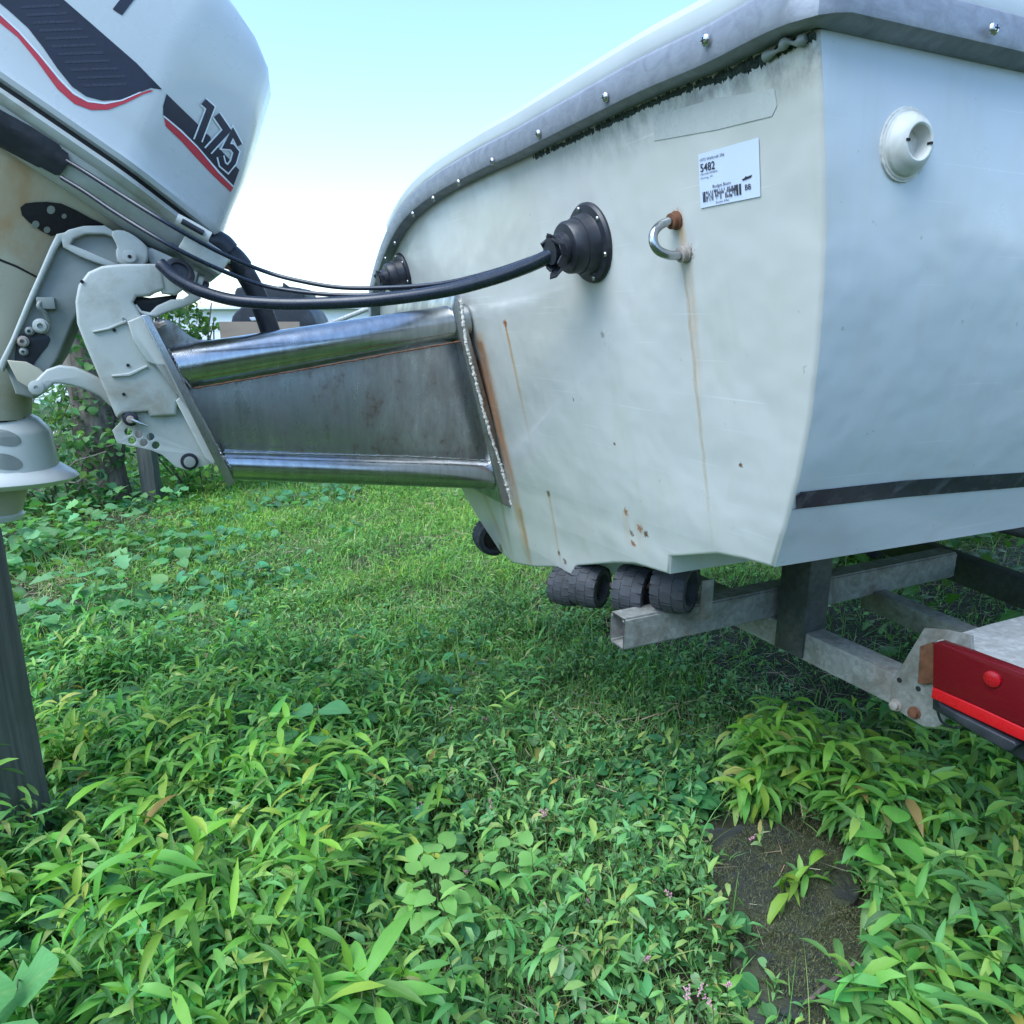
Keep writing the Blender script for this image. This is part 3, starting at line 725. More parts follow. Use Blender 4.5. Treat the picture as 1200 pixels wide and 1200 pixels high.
# rolled lip under the bottom edge
lip = [E0 + ef * a + eu * (-.004) + TW * b for a, b in plan(HW - .012, lev[0][0] - .012, lev[0][0] - CL + .012)]
lip2 = [E0 + ef * a + eu * (.010) + TW * b for a, b in plan(HW + .004, lev[0][0] + .004, lev[0][0] - CL)]
lip3 = [E0 + ef * a + eu * (.020) + TW * b for a, b in plan(HW - .001, lev[0][0] + .002, lev[0][0] - CL + .003)]
lip0 = [E0 + ef * a + eu * (.001) + TW * b for a, b in plan(HW + .001, lev[0][0] + .001, lev[0][0] - CL)]
rings = [lip, lip0, lip2, lip3] + rings[1:]
m = len(rings[0]); V = [v for r in rings for v in r]; Fc = []
for j in range(len(rings) - 1):
    for i in range(m):
        k = (i + 1) % m; Fc.append((j * m + i, j * m + k, (j + 1) * m + k, (j + 1) * m + i))
Fc.append(tuple(range(m))); Fc.append(tuple(range((len(rings) - 1) * m, len(rings) * m)))
me = bpy.data.meshes.new('cowl'); me.from_pydata([tuple(v) for v in V], [], Fc); fix_normals(me)
cowl = place('cowl', me, M['cowl'], mo, 42)
cb = bvh_of([cowl])
# rubber seal between cowl and pan
def ring_band(name, grow, z0, z1, mat):
    r = [[E0 + ef * a + eu * z + TW * b for a, b in plan(HW + grow, lev[0][0] + grow, lev[0][0] - CL - grow)] for z in (z0, z1)]
    V = r[0] + r[1]; Fc = [(i, (i + 1) % m, m + (i + 1) % m, m + i) for i in range(m)] + [tuple(range(m))[::-1], tuple(range(m, 2 * m))]
    return mesh(name, V, Fc, mat, mo, 40)
ring_band('cowl_seal', -.010, -.012, -.0035, M['dark'])
pan_r = []
for z, g in ((-.012, -.004), (-.020, .001), (-.030, -.004), (-.036, -.014), (-.060, -.018), (-.085, -.034), (-.095, -.055)):
    pan_r.append([E0 + ef * a + eu * z + TW * b for a, b in plan(HW + g, lev[0][0] + g - max(0, -z - .03) * .25, lev[0][0] - CL)])
V = [v for r in pan_r for v in r]; Fc = []
for j in range(len(pan_r) - 1):
    for i in range(m):
        k = (i + 1) % m; Fc.append((j * m + i, j * m + k, (j + 1) * m + k, (j + 1) * m + i))
Fc += [tuple(range(m)), tuple(range((len(pan_r) - 1) * m, len(pan_r) * m))]
me = bpy.data.meshes.new('lower_pan'); me.from_pydata([tuple(v) for v in V], [], Fc); fix_normals(me)
pan = place('lower_pan', me, M['paint'], mo, 35); pb = bvh_of([pan])
# decals
def D(nm, pl, mat, off, b=cb): return drape(nm, pl, b, mat, mo, off, 6)
D('navy_panel', [(-60, -55), (-30, -70), (40, -30), (75, 0), (113, 33), (160, 74), (190, 105), (177, 103), (157, 111), (140, 117), (120, 118), (101, 113), (84, 101), (67, 80), (50, 55), (33, 33), (10, 12), (-30, -20)], M['decal_navy'], .0010)
D('red_band', [(-40, -20), (0, 18), (23, 39), (47, 66), (69, 94), (86, 111), (103, 120), (123, 122.5), (143, 118.5), (160, 111), (176, 105.5), (180, 106.5), (167, 111), (147, 121), (127, 128.5), (107, 129), (87, 121.5), (67, 104), (43, 71), (20, 43), (0, 27), (-40, -10)], M['decal_red'], .0010)
D('white_pinstripe', [(-20, 1), (0, 15.5), (23, 36), (47, 63), (70, 91), (87, 108.5), (103, 118), (123, 120.5), (143, 117), (165, 107.5), (165, 108.8), (143, 118.4), (123, 122.2), (103, 119.7), (86, 110.3), (69, 93), (46, 65), (22, 38), (0, 17.3), (-20, 3)], M['decal_white'], .0014)
# carbon weave rows of the navy panel
carb = simple('carbon_weave', (.020, .022, .042), .4, 0, .8, 400, None, 0, 0)
for k in range(11):
    y0 = 6 + k * 9.2; xa = 24 + k * 7.4; xb = 70 + k * 8.5
    xa = max(xa, 22); xb = min(xb, 148)
    rows = []
    if xb - xa > 12: drape('weave_row', [(xa, y0 + 1), (xb, y0 - 1), (xb, y0 + 2.2), (xa, y0 + 4.2)], cb, carb, mo, .0014, 8)
D('navy_flash', [(195, 110), (230, 144), (255, 172), (280, 199), (273, 218), (256, 200), (230, 170), (212, 153), (191, 135), (191, 124)], M['decal_navy'], .0010)
D('red_flash', [(192, 137), (211, 151), (232, 174), (256, 202), (273, 219.5), (270, 225), (250, 206), (230, 185), (212, 165), (194, 148)], M['decal_red'], .0010)
D('white_pinstripe', [(191.5, 135), (212, 152), (231, 171), (256, 200), (273.5, 218), (273, 219.7), (255, 202), (231, 173.2), (211, 153.8), (191.5, 137)], M['decal_white'], .0016)
z8 = lambda pts: [(180 + x / 8, 90 + y / 8) for x, y in pts]
dig = {'1': [(462, 232), (528, 290), (410, 598)], '7': [(585, 358), (682, 500), (505, 692)], '5': [(800, 640), (738, 520), (672, 650), (728, 655), (768, 705), (740, 800), (690, 862), (640, 820), (622, 745)]}
for ch, pts in dig.items():
    st_ = [(x, y) for x, y in z8(pts)]
    D('numeral_outline', stroke(st_, 11.8 if ch != '5' else 9.6), M['decal_white'], .0020)
for ch, pts in dig.items():
    D('numeral', stroke(z8(pts), 8.2 if ch != '5' else 6.2), M['decal_navy'], .0026)
D('numeral', z8([(500, 535), (530, 568), (505, 612), (470, 590)]), M['decal_navy'], .0026)
D('letter_stroke', [(132, 11), (143, 18), (160, -4), (172, -30), (160, -36), (148, -10)], M['decal_navy'], .0010)
# pan details: black recess plate, latch, dark oval
D('cable_plate', [(-40, 97), (0, 128), (40, 150), (80, 176), (82, 190), (72, 204), (66, 204), (40, 190), (0, 169), (-40, 148)], M['plastic'], .006, pb)
lq = L(212, 248, .006); lr = L(249, 273, .006)
lat = tube('latch', [lq - eu * .018 + TW * .0, lq.lerp(lr, .5) - eu * .014, lr - eu * .012], .0125, M['paint'], mo, 10)
tube('latch_lever', [lq.lerp(lr, .15) - eu * .016 - TW * .010, lq.lerp(lr, .8) - eu * .012 - TW * .010], .006, M['plastic'], lat, 8)
box('latch_mount', L(222, 268, .02), ef * .09, -eu * .045, TW * .30, M['paint'], mo, .006)

# midsection: a tall rounded housing
def loft(name, secs, mat, parent, n=28, sq=2.6, smooth=50, **k):
    """secs: (left px, right px, y px, depth half-width m) taken on the engine's centre plane"""
    V, Fc = [], []
    for (xl, yl), (xr, yr), hw in secs:
        a = L(xl, yl, VC); b2 = L(xr, yr, VC); c = (a + b2) / 2; h = (b2 - a) / 2
        for i in range(n):
            t = 2 * math.pi * i / n; ct, st_ = math.cos(t), math.sin(t)
            ct = math.copysign(abs(ct) ** (2 / sq), ct); st_ = math.copysign(abs(st_) ** (2 / sq), st_)
            V.append(c + h * ct + TW * hw * st_)
    for j in range(len(secs) - 1):
        for i in range(n):
            k2 = (i + 1) % n; Fc.append((j * n + i, j * n + k2, (j + 1) * n + k2, (j + 1) * n + i))
    Fc += [tuple(range(n)), tuple(range((len(secs) - 1) * n, len(secs) * n))]
    me = bpy.data.meshes.new(name); me.from_pydata([tuple(v) for v in V], [], Fc); fix_normals(me)
    return place(name, me, mat, parent, smooth, **k)
mid = loft('midsection', [((-175, 62), (205, 268), .17), ((-172, 85), (196, 290), .165), ((-168, 130), (150, 292), .145), ((-168, 190), (110, 300), .12), ((-165, 260), (75, 330), .105), ((-150, 330), (50, 372), .10), ((-130, 410), (38, 420), .095), ((-112, 460), (38, 462), .093), ((-105, 485), (36, 489), .092)], M['paint_old'], mo)
mb = bvh_of([mid])
el = [(24, 243), (30, 238), (40, 236.5), (55, 236), (72, 238), (90, 246), (106, 255), (122, 262), (112, 270), (90, 272), (72, 274), (60, 276), (48, 270), (34, 260), (26, 252)]
drape('mount_recess', el, mb, M['dark'], mo, .002, 8)
for (x, y, r) in ((60, 245, 5), (75, 252, 3), (42, 262, 4.5), (55, 268, 4)): drape('rubber_mount', circ_px(x, y, r, 10), mb, M['swivel'], mo, .004, 8)
drape('casting_seam', [(-10, 299), (20, 311), (46, 325), (45, 327), (19, 313.5), (-10, 302)], mb, M['dark'], mo, .0006, 8)
# conical housing and plates lower down
M['plate_white'] = simple('lower_unit_paint', (.60, .62, .59), .36, 0, .04, 8, (.42, .30, .20), .2, .2, 60, .2)
loft('neck_gasket', [((-106, 484), (37, 487), .088), ((-108, 492), (34, 494), .086)], M['dark'], mo)
cone = loft('splash_housing', [((-112, 476), (30, 482), .070), ((-128, 486), (46, 490), .085), ((-138, 498), (58, 501), .105), ((-140, 503), (61, 506), .108), ((-144, 530), (67, 532), .115), ((-148, 552), (72, 552), .12), ((-150, 556), (73, 556), .121)], M['plate_white'], mo, sq=2.2)
loft('splash_plate', [((-160, 549), (72, 543), .125), ((-172, 556), (90, 553), .145), ((-176, 560), (93.5, 556), .148), ((-170, 566), (85, 562), .14), ((-150, 568), (66, 564), .12)], M['plate_white'], mo, sq=1.9)
cbv = bvh_of([cone])
for (x, y) in ((2, 513), (4, 541)):
    drape('exhaust_scoop', chaikin([(x - 60, y - 10), (x, y - 11), (x + 20, y - 3), (x + 24, y + 6), (x + 15, y + 11), (x - 10, y + 8), (x - 60, y - 1)], 2), cbv, M['swivel'], mo, .0008, 6)
loft('lower_gearcase', [((-100, 562), (36, 562), .075), ((-96, 580), (30, 584), .065), ((-92, 596), (26, 600), .06)], M['paint_old'], mo, sq=2.2)
loft('cavitation_plate', [((-100, 598), (22, 594), .05), ((-110, 603), (30, 601), .07), ((-110, 607), (28, 606), .07), ((-96, 611), (10, 611), .05)], M['plate_white'], mo, sq=2)
skeg = loft('skeg', [((-60, 610), (-12, 612), .012), ((-52, 700), (-22, 690), .006), ((-44, 760), (-30, 750), .004)], M['paint_old'], mo, sq=2)

# swivel bracket: recessed panel with raised rim, ribs and bosses
sv = prism('swivel_bracket', [(74, 276), (100, 268), (140, 272), (178, 296), (190, 320), (150, 345), (100, 352), (86, 378), (68, 420), (52, 446), (40, 468), (18, 462), (4, 424), (33, 352), (60, 290)], .085, .20, .006, M['swivel'], mo)
prism('rim', [(76, 272), (66, 274), (58, 290), (46, 318), (30, 354), (12, 398), (-3, 428), (3, 436), (17, 402), (36, 358), (52, 322), (66, 292), (74, 280)], .070, .03, .004, M['paint'], mo)
prism('rim', [(70, 276), (80, 269), (98, 264.5), (122, 264), (132, 270), (134, 278), (122, 274), (100, 274), (86, 280), (82, 286), (100, 293), (120, 302), (141, 311), (134, 315), (112, 308), (92, 300), (74, 290)], .070, .03, .003, M['paint'], mo)
prism('pivot_lug', [(128, 271), (142, 268.5), (155, 274), (168, 284), (174, 291), (173, 310), (160, 312), (138, 310), (135, 294), (138, 289)], .055, .05, .004, M['paint'], mo, round_=1)
q = L(152, 301, .053); lathe('pivot_bolt', q, -TW, [(0, .0135), (.002, .0135), (.0025, .011), (.005, .011), (.0055, .004), (.003, .0038)], M['paint'], mo, 20)
lathe('bolt_hole', q - TW * .004, -TW, [(0, .003), (.0021, .003)], M['dark'], mo, 10)
tube('pivot_tube', [L(168, 300, .12), L(205, 318, .12), L(238, 334, .14)], .021, M['paint'], mo, 16, 3)
prism('swivel_arm', [(170, 287), (200, 300), (222, 312), (232, 326), (220, 334), (200, 326), (172, 308)], .075, .03, .005, M['paint'], mo, round_=1)
q = L(208, 322, .030)
lathe('steering_cap', q, -TW * .8 + FW * .3 + Z * .3, [(0, .030), (.012, .030), (.014, .026), (.015, .020), (.010, .018), (.010, .002)], M['plastic'], mo, 24)
for k, (x, y, r_) in enumerate([(222, 327, .020), (230, 331, .016), (237, 335, .012)]):
    q = L(x, y, .06); lathe('steering_nut', q, FW * .9 - Z * .35, [(0, r_ * .8), (.002, r_), (.010, r_), (.012, r_ * .8)], M['paint'] if k < 2 else M['plastic'], mo, 12)
tube('steering_rod', [L(236, 331, .10), L(252, 318, .10), L(262, 306, .10)], .006, M['swivel'], mo, 8, 2)
# recess with the hoses and fittings
prism('recess', [(20, 395), (32, 388), (56, 392), (60, 400), (44, 420), (34, 437), (22, 440), (16, 425)], .083, .004, .001, M['plastic'], mo, round_=1)
for (x, y, r_, mt) in [(48, 382, .012, 'paint'), (27, 400, .009, 'bolt'), (28, 412, .0065, 'swivel'), (35, 388, .007, 'swivel')]:
    q = L(x, y, .078); lathe('fitting', q, -TW, [(0, r_ * 1.2), (.004, r_ * 1.2), (.005, r_), (.012, r_ * .9), (.013, r_ * .45), (.006, r_ * .4)], M[mt], mo, 14)
tube('fuel_hose', [L(52, 350, .075), L(45, 358, .065), L(52, 366, .07), L(58, 376, .078)], .004, M['swivel'], mo, 8, 4)
box('fitting_block', L(44, 362, .066), FW * .03, Z * .022, TW * .02, M['swivel'], mo, .002)
prism('cover_plate', [(8, 422), (30, 424), (46, 432), (52, 438), (44, 447), (46, 456), (34, 455), (20, 446)], .062, .008, .002, M['paint_old'], mo)

# clamp bracket
clampo = [(88, 353), (91.5, 334), (103, 318.5), (119, 311.5), (142, 309), (186, 309), (191, 322), (194, 339), (182, 343), (175.6, 347), (160, 347.5), (156, 354), (163, 366), (166, 370), (210, 455), (207, 487), (176, 488.5), (173, 482.5), (146, 485), (138, 490), (135.5, 488), (117.5, 446), (98, 400), (90, 379)]
low = [(146, 470), (178, 470), (204, 470), (248, 535), (250.5, 543), (219.5, 551), (206, 547), (199, 541), (190, 533), (178, 528), (160, 524), (137, 519), (131.7, 504.5), (142, 494)]
holes = [circ_px(x, y, 4.6) for x, y in ((150.3, 506), (163, 509), (176.4, 512), (155, 516), (168.6, 519), (182.6, 522))]
for v, sg in ((.0, 1), (.40, 1)):
    cl = prism('clamp_bracket', clampo, v, .030, .006, M['paint'], mo)
    prism('clamp_foot', [low] + holes, v + .014, .010, .001, M['paint'], mo)
    prism('clamp_flange', [(206, 470), (214, 462), (255, 538), (250, 545), (240, 536)], v - .006, .034, .002, M['paint'], mo)
    prism('clamp_cheek', [(149, 377), (166, 370), (208, 452), (200, 430), (180, 427), (172, 424), (156, 398)], v - .012, .02, .003, M['paint'], mo)
    if v == 0:
        prism('casting_rib', [(108, 388), (126, 384), (147, 375), (148.5, 378), (128, 386.5), (109, 390)], v - .005, .008, .0012, M['paint'], mo)
        prism('casting_rib', [(131, 439.5), (150, 437.5), (172, 428), (174, 430), (152, 441), (131, 441.5)], v - .005, .008, .0012, M['paint'], mo)
    prism('jaw', [(156, 358), (162, 366), (170, 371), (183, 372), (196, 366), (212, 361), (226, 356), (236, 350), (230, 338), (220, 332), (210, 336), (222, 345), (214, 350), (200, 351), (184, 358), (176, 366), (166, 364), (160, 356)], v + .006, .030, .004, M['paint'], mo)
prism('jaw_web', [(188, 310), (200, 312), (222, 334), (206, 346), (190, 344), (184, 330)], .004, .026, .004, M['paint'], mo)
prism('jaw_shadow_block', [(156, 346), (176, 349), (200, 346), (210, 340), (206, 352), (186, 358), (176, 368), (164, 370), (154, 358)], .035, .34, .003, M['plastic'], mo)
q = L(153, 491, .0); lathe('lock_pin', q, -TW, [(-.01, .014), (.002, .014), (.003, .010), (.007, .010), (.008, .004)], M['plastic'], mo, 20)
lathe('pin_head', q - TW * .007, -TW, [(0, .0075), (.004, .0075), (.005, .003)], M['bolt'], mo, 12)
tube('pin_lever', [L(155, 492, -.012), L(164, 496, -.016), L(173, 499, -.016)], lambda t: .004 - .002 * t, M['screw'], mo, 8, 2)
q = L(222, 540.5, .012); lathe('tilt_pin', q, -TW, [(0, .0175), (.004, .0175), (.0045, .0125), (.002, .012), (.002, .0117), (.009, .0115), (.010, .009)], M['plastic'], mo, 28)
lathe('pin_head', q - TW * .008, -TW, [(0, .0115), (.003, .0115), (.0035, .009)], M['swivel'], mo, 24)
for (x, y) in ((134, 387), (145, 374), (150, 428), (145, 462), (96, 330)):
    q = L(x, y, -.0005); lathe('set_screw', q + TW * .002, -TW, [(0, .0035), (.004, .003)], M['dark'] if x != 145 or y != 374 else M['screw'], mo, 10)
armp = [(34.5, 455), (37, 450), (42, 445), (54, 433), (69, 428), (87, 430), (104, 437), (121, 446), (140, 456), (140, 485), (128, 475), (116, 464), (98, 456), (84, 452), (71.5, 450), (63, 450), (56, 456), (50, 462), (42, 464), (37, 462)]
prism('tilt_arm', armp, .055, .022, .005, M['paint'], mo)
prism('tilt_arm', armp, .34, .022, .005, M['paint'], mo)
q = L(42.5, 454, .053); lathe('pivot_bolt', q, -TW, [(0, .0135), (.002, .0135), (.003, .011), (.004, .004), (.001, .004)], M['paint'], mo, 20)
cyl('arm_shaft', L(42.5, 454, .06), L(42.5, 454, .06) + TW * .30, .009, M['bolt'], mo)

# black steering hose boot down to the bracket
tube('rubber_hose', [L(238, 278, .16), L(256, 290, .16), L(276, 305, .16), L(293, 330, .16), (L(306, 358, .16)), L(318, 392, .16), L(324, 412, .16)], lambda t: .026 if t < .4 else .0225, M['plastic'], mo, 18)
tube('rubber_hose', [L(222, 285, .14), L(240, 283, .14), L(258, 286, .14), L(268, 296, .14)], .026, M['plastic'], mo, 16)
prism('rusty_link', [(232, 298), (240, 296), (252, 302), (266, 308), (272, 317), (262, 314), (248, 308), (236, 304)], .10, .012, .002, M['rusty'], mo)
q = L(266, 305, .095); lathe('link_nut', q, FW, [(-.006, .007), (.006, .007)], M['screw'], mo, 6)

# ------------------------------------------------------------------ cables
bp = T(692, 285)
tipb = bp + TN * .075
def lpx(pxs, ds): return [at(x, y, d) for (x, y), d in zip(pxs, ds)]
d0 = (tipb - CAM).dot(cF); d1 = (L(192, 312, -.02) - CAM).dot(cF)
def dl(x): 
    t = min(1, max(0, (655 - x) / 463)); return d0 * (1 - t) + d1 * t + .10 * math.sin(math.pi * t)
lo = [(672, 288), (650, 297), (620, 311), (575, 327), (520, 341), (450, 351), (390, 355), (330, 356), (275, 352), (235, 341), (208, 327), (192, 313), (188, 309)]
tube('control_cable', lpx(lo, [dl(x) for x, y in lo]), .0118, M['cable'], None, 14, label='thick black cable loom sagging from the near rubber boot to the motor clamp', cat='cable', group='black cables between the motor and the boat')
lb = [(670, 283), (648, 293), (620, 304), (575, 319), (520, 332), (460, 337), (400, 337), (350, 329), (310, 318), (260, 297), (200, 264), (140, 227), (96, 199), (78, 188)]
tube('control_cable', lpx(lb, [dl(x) - .0 + (.012 if x > 300 else -.0) - (.14 if x < 200 else .14 * max(0, (300 - x) / 100) if x < 300 else 0) * .55 for x, y in lb]), .0042, M['cable'], None, 10, label='thin black cable running highest under the motor cowl to the near boot', cat='cable', group='black cables between the motor and the boat')
lc = [(668, 290), (640, 301), (600, 316), (550, 330), (490, 341), (430, 346), (370, 344), (310, 335), (260, 317), (200, 288), (140, 252), (100, 225), (72, 208)]
tube('control_cable', lpx(lc, [dl(x) + (.014 if x > 300 else 0) - (.14 if x < 200 else .14 * max(0, (300 - x) / 100) if x < 300 else 0) * .55 for x, y in lc]), .0042, M['cable'], None, 10, label='thin black cable between the thick loom and the highest thin cable', cat='cable', group='black cables between the motor and the boat')

# ------------------------------------------------------------------ trailer
tr = empty('boat_trailer', (1.6, 2.4, 0), 'weathered galvanised boat trailer under the white hull with treaded rubber rollers', 'trailer')
def hollow(name, o, ax, ay, az, wall, mat, parent):
    """square tube, open at the o end, running along ax"""
    X = ax.normalized(); y, z = ay, az; yn, zn = ay.normalized() * wall, az.normalized() * wall
    c = [o, o + y, o + y + z, o + z]; ci = [o + yn + zn, o + y - yn + zn, o + y + z - yn - zn, o + z + yn - zn]
    V = c + [p + ax for p in c] + ci + [p + X * .35 for p in ci]
    Fc = []
    for i in range(4):
        k = (i + 1) % 4; Fc += [(i, k, 4 + k, 4 + i), (i, 8 + i, 8 + k, k), (8 + i, 12 + i, 12 + k, 8 + k)]
    Fc += [(4, 5, 6, 7), (12, 13, 14, 15)]
    me = bpy.data.meshes.new(name); me.from_pydata([tuple(v) for v in V], [], Fc); bm = bmesh.new(); bm.from_mesh(me); bmesh.ops.recalc_face_normals(bm, faces=bm.faces)
    bmesh.ops.bevel(bm, geom=[e for e in bm.edges if e.calc_length() > .3], offset=.004, segments=2, affect='EDGES'); bm.to_mesh(me); bm.free()
    return place(name, me, mat, parent, 35)
BD0 = 1.42
bt = at(731, 722, BD0); bb = at(731, 763, BD0); beam_h = bt.z - bb.z
wid = .05
M['beam'] = M['galv']
hollow('roller_beam', Vector((bb.x, bb.y, bb.z)), FW * 1.0, TW * wid, Z * beam_h, .004, M['galv'], tr)
hollow('roller_beam', Vector((bb.x, bb.y, bb.z)) + TW * .72 + FW * .75, FW * 1.85, TW * wid, Z * beam_h, .004, M['galv'], tr)
# cross member under the beam, towards the light
def on_z(x, y, z): return hit(x, y, Vector((0, 0, z)), Z)
zb = bb.z - .001
c0 = on_z(878, 742, zb - .055); 
cm_dir = -TW
# lower aft edge passes (885,745) and (1095,850)
e0 = on_z(885, 746, zb - .062); e1 = on_z(1093, 850, zb - .062)
cdir = (e1 - e0).normalized(); cperp = Vector((cdir.y, -cdir.x, 0)); 
if cperp.dot(FW) < 0: cperp = -cperp
cml = (e1 - e0).length
box('cross_member', e0 - cdir * .95, cdir * (.95 + cml), cperp * .055, Z * .061, M['galv'], tr, .004)
# upright post from the cross member to the beam/hull
p0 = at(905, 770, 1.47)
pc = hit(907, 768, Vector(e0) - cperp * .003, cperp)
box('upright', Vector((pc.x, pc.y, zb - .058)) - cperp * .003, cdir * .075, -cperp * .006 + cperp * .07, Z * (.235), M['galv_shaded'], tr, .003)
# gusset plate carrying the light
def cpl(x, y, o_=0.0): return hit(x, y, e0 - cperp * o_, cperp)
def plate(name, pxs, off, th, mat, parent, bev=.001):
    pts = [cpl(x, y, off) for x, y in pxs]; o = pts[0]
    me = curve_mesh([[((q - o).dot(cdir), q.z - o.z) for q in pts]], th / 2, bev)
    nn = cdir.cross(Z)
    Mx = Matrix(((cdir.x, 0, nn.x, o.x), (cdir.y, 0, nn.y, o.y), (0, 1, 0, o.z), (0, 0, 0, 1))); me.transform(Mx); fix_normals(me)
    return place(name, me, mat, parent, 35)
plate('gusset_plate', [(1046, 815), (1046, 798), (1060, 776), (1084, 736), (1112, 738), (1140, 745), (1140, 770), (1110, 800), (1106, 848), (1098, 852), (1083, 851), (1062, 838), (1047, 828)], .006, .006, M['galv'], tr)
for (x, y) in ((1050, 826), (1072, 835)):
    q = cpl(x, y, .009); lathe('bolt', q, -cperp, [(0, .0115), (.002, .0115), (.0022, .0085), (.009, .0085), (.010, .006)], M['bolt'] if x < 1060 else M['rusty'], tr, 12)
for (x, y) in ((1054, 797), (1076, 807)):
    q = cpl(x, y, .0092); lathe('bolt_hole', q, -cperp, [(0, .005), (.0006, .005)], M['dark'], tr, 10)
prb = lambda x, y, z: on_z(x, y, z)
# brace running back from the gusset and the side rail
a = on_z(1160, 752, zb + .01); b2 = on_z(1010, 688, zb + .01)
d = (b2 - a); dn = Vector((d.y, -d.x, 0)).normalized()
box('brace', a - Z * .05, d, dn * .045, Z * .05, M['galv'], tr, .004)
a = on_z(1110, 640, zb + .04); b2 = on_z(1260, 692, zb + .04); d = (b2 - a)
box('frame_rail', a - Z * .07 - d, d * 3, Vector((d.y, -d.x, 0)).normalized() * .05, Z * .07, M['galv_shaded'], tr, .004)
# light bar end / step plate above the lamp
zs = cpl(1100, 752, .02).z
st_px = [(1098, 751), (1125, 742), (1162, 731), (1206, 720), (1290, 702), (1300, 850), (1206, 790), (1172, 776), (1150, 765), (1135, 757), (1118, 756)]
top_ = [on_z(x, y, zs + .002) for x, y in st_px]; n = len(top_)
V = top_ + [v - Z * .004 for v in top_] ; Fc = [tuple(range(n)), tuple(range(n, 2 * n))[::-1]] + [(i, (i + 1) % n, n + (i + 1) % n, n + i) for i in range(n)]
step = mesh('step_plate', V, Fc, M['galv_light'], tr, None); fix_normals(step.data)
# tail light: housing, ribbed lens with bright lower band, bullseye in brighter red for the inner glow
tl = plate('tail_light', [(1099, 752), (1130, 762), (1206, 792), (1320, 850), (1320, 960), (1206, 890), (1098, 829)], .030, .024, M['plastic'], tr)
def lens_plate(name, pxs, off, th, mat): return plate(name, pxs, off, th, mat, tl, .002)
lens_plate('red_lens', [(1098, 753), (1104, 751), (1130, 760), (1206, 788), (1318, 840), (1318, 905), (1206, 852), (1150, 826), (1097, 803)], .052, .020, M['lens'])
lens_plate('reflector_band', [(1097, 803.5), (1150, 826.5), (1206, 852.5), (1318, 905.5), (1318, 925), (1206, 868), (1194, 863), (1130, 833), (1095, 816)], .052, .019, M['lens_low'])
q = cpl(1159, 797, .072)
for k, (dr, dz) in enumerate(((.017, 0), )):
    lathe('glow_bullseye', q - (-cperp) * .0185, -cperp, [(0, .0125), (.0125, .0125), (.0140, .0095), (.0146, .005), (.0148, .0005)], M['lens_eye'], tl, 24, 60)
lens_plate('lower_housing', [(1104, 822), (1130, 836), (1194, 868), (1196, 872), (1190, 878), (1182, 877), (1135, 850), (1110, 834)], .054, .022, M['plastic'])
plate('lamp_bracket', [(1079, 757), (1094, 752), (1096, 800), (1082, 802), (1076, 800)], .014, .004, M['rusty'], tr)
tube('light_wire', [cpl(1095, 815, .03), cpl(1100, 838, .02), cpl(1106, 848, .015), cpl(1118, 853, .03), cpl(1124, 852, .05)], .0022, M['plastic'], tr, 6, 5)

# treaded rollers
def roller_mesh(r, wd):
    n = 15; parts = []
    prof = [(wd * .12, r * .60), (0, r * .66), (0, r * .82), (wd * .10, r * .92), (wd * .25, r * .968), (wd * .75, r * .968), (wd * .90, r * .92), (wd, r * .82), (wd, r * .66), (wd * .88, r * .60), (wd * .6, r * .56), (wd * .4, r * .56)]
    vs, fs = lathe_data(Vector((0, 0, 0)), Vector((0, 0, 1)), prof + [prof[0]], 36, cap=False); parts.append((vs, fs))
    for row, (h0, h1, ph) in enumerate(((.0, .30, 0), (.34, .66, .5), (.70, 1.0, 0))):
        for k in range(n):
            a0 = 2 * math.pi * (k + ph + .10) / n; a1 = 2 * math.pi * (k + ph + .86) / n; v = []
            for rr in (r * .92, r):
                for hh, aa in ((h0, a0), (h1, a0), (h1, a1), (h0, a1)):
                    rk = rr * (.945 if (row == 0 and hh == h0) or (row == 2 and hh == h1) else 1)
                    v.append(Vector((rk * math.cos(aa), rk * math.sin(aa), hh * wd)))
            parts.append((v, [(4, 5, 6, 7), (0, 4, 7, 3), (1, 2, 6, 5), (0, 1, 5, 4), (3, 7, 6, 2)]))
    V, Fc = join_data(parts); me = bpy.data.meshes.new('roller'); me.from_pydata([tuple(v) for v in V], [], Fc)
    bm = bmesh.new(); bm.from_mesh(me); bmesh.ops.recalc_face_normals(bm, faces=bm.faces); bm.to_mesh(me); bm.free()
    me.polygons.foreach_set('use_smooth', [True] * len(me.polygons)); me.set_sharp_from_angle(angle=R(28)); me.materials.append(M['rubber']); return me
RM = roller_mesh(.049, .062)
hubm = bpy.data.meshes.new('hub'); vs, fs = lathe_data(Vector((0, 0, .004)), Vector((0, 0, 1)), [(.022, .008), (.024, .0285), (.040, .0285), (.042, .008)], 20); hubm.from_pydata([tuple(v) for v in vs], [], fs); hubm.materials.append(M['hubm'])
def roller(x, y, d, sc=1.0, yaw=0.0):
    o = bpy.data.objects.new('roller', RM); p = at(x, y, d)
    ax = -(TW * math.cos(yaw) - FW * math.sin(yaw)); q = ax.to_track_quat('Z', 'Y')
    o.location = p; o.rotation_mode = 'QUATERNION'; o.rotation_quaternion = q; o.scale = (sc, sc, sc); link(o, tr); WL[o.name] = p
    h = bpy.data.objects.new('hub', hubm); COL.objects.link(h); h.parent = o
    return o, p, ax
rl = [roller(772, 683, 1.46, 1.10, .55), roller(727, 688, 1.53, 1.06, .55), roller(677, 683, 1.66, 1.02, .55), roller(651, 684, 1.74, .94, .55), roller(572, 625, 2.2, 1.1, -.1)]
for i, j in ((0, 1), (2, 3)):
    tube('axle', [rl[i][1] + rl[i][2] * .03, rl[j][1] - rl[j][2] * .02], .008, M['hubm'], tr, 10, 1)
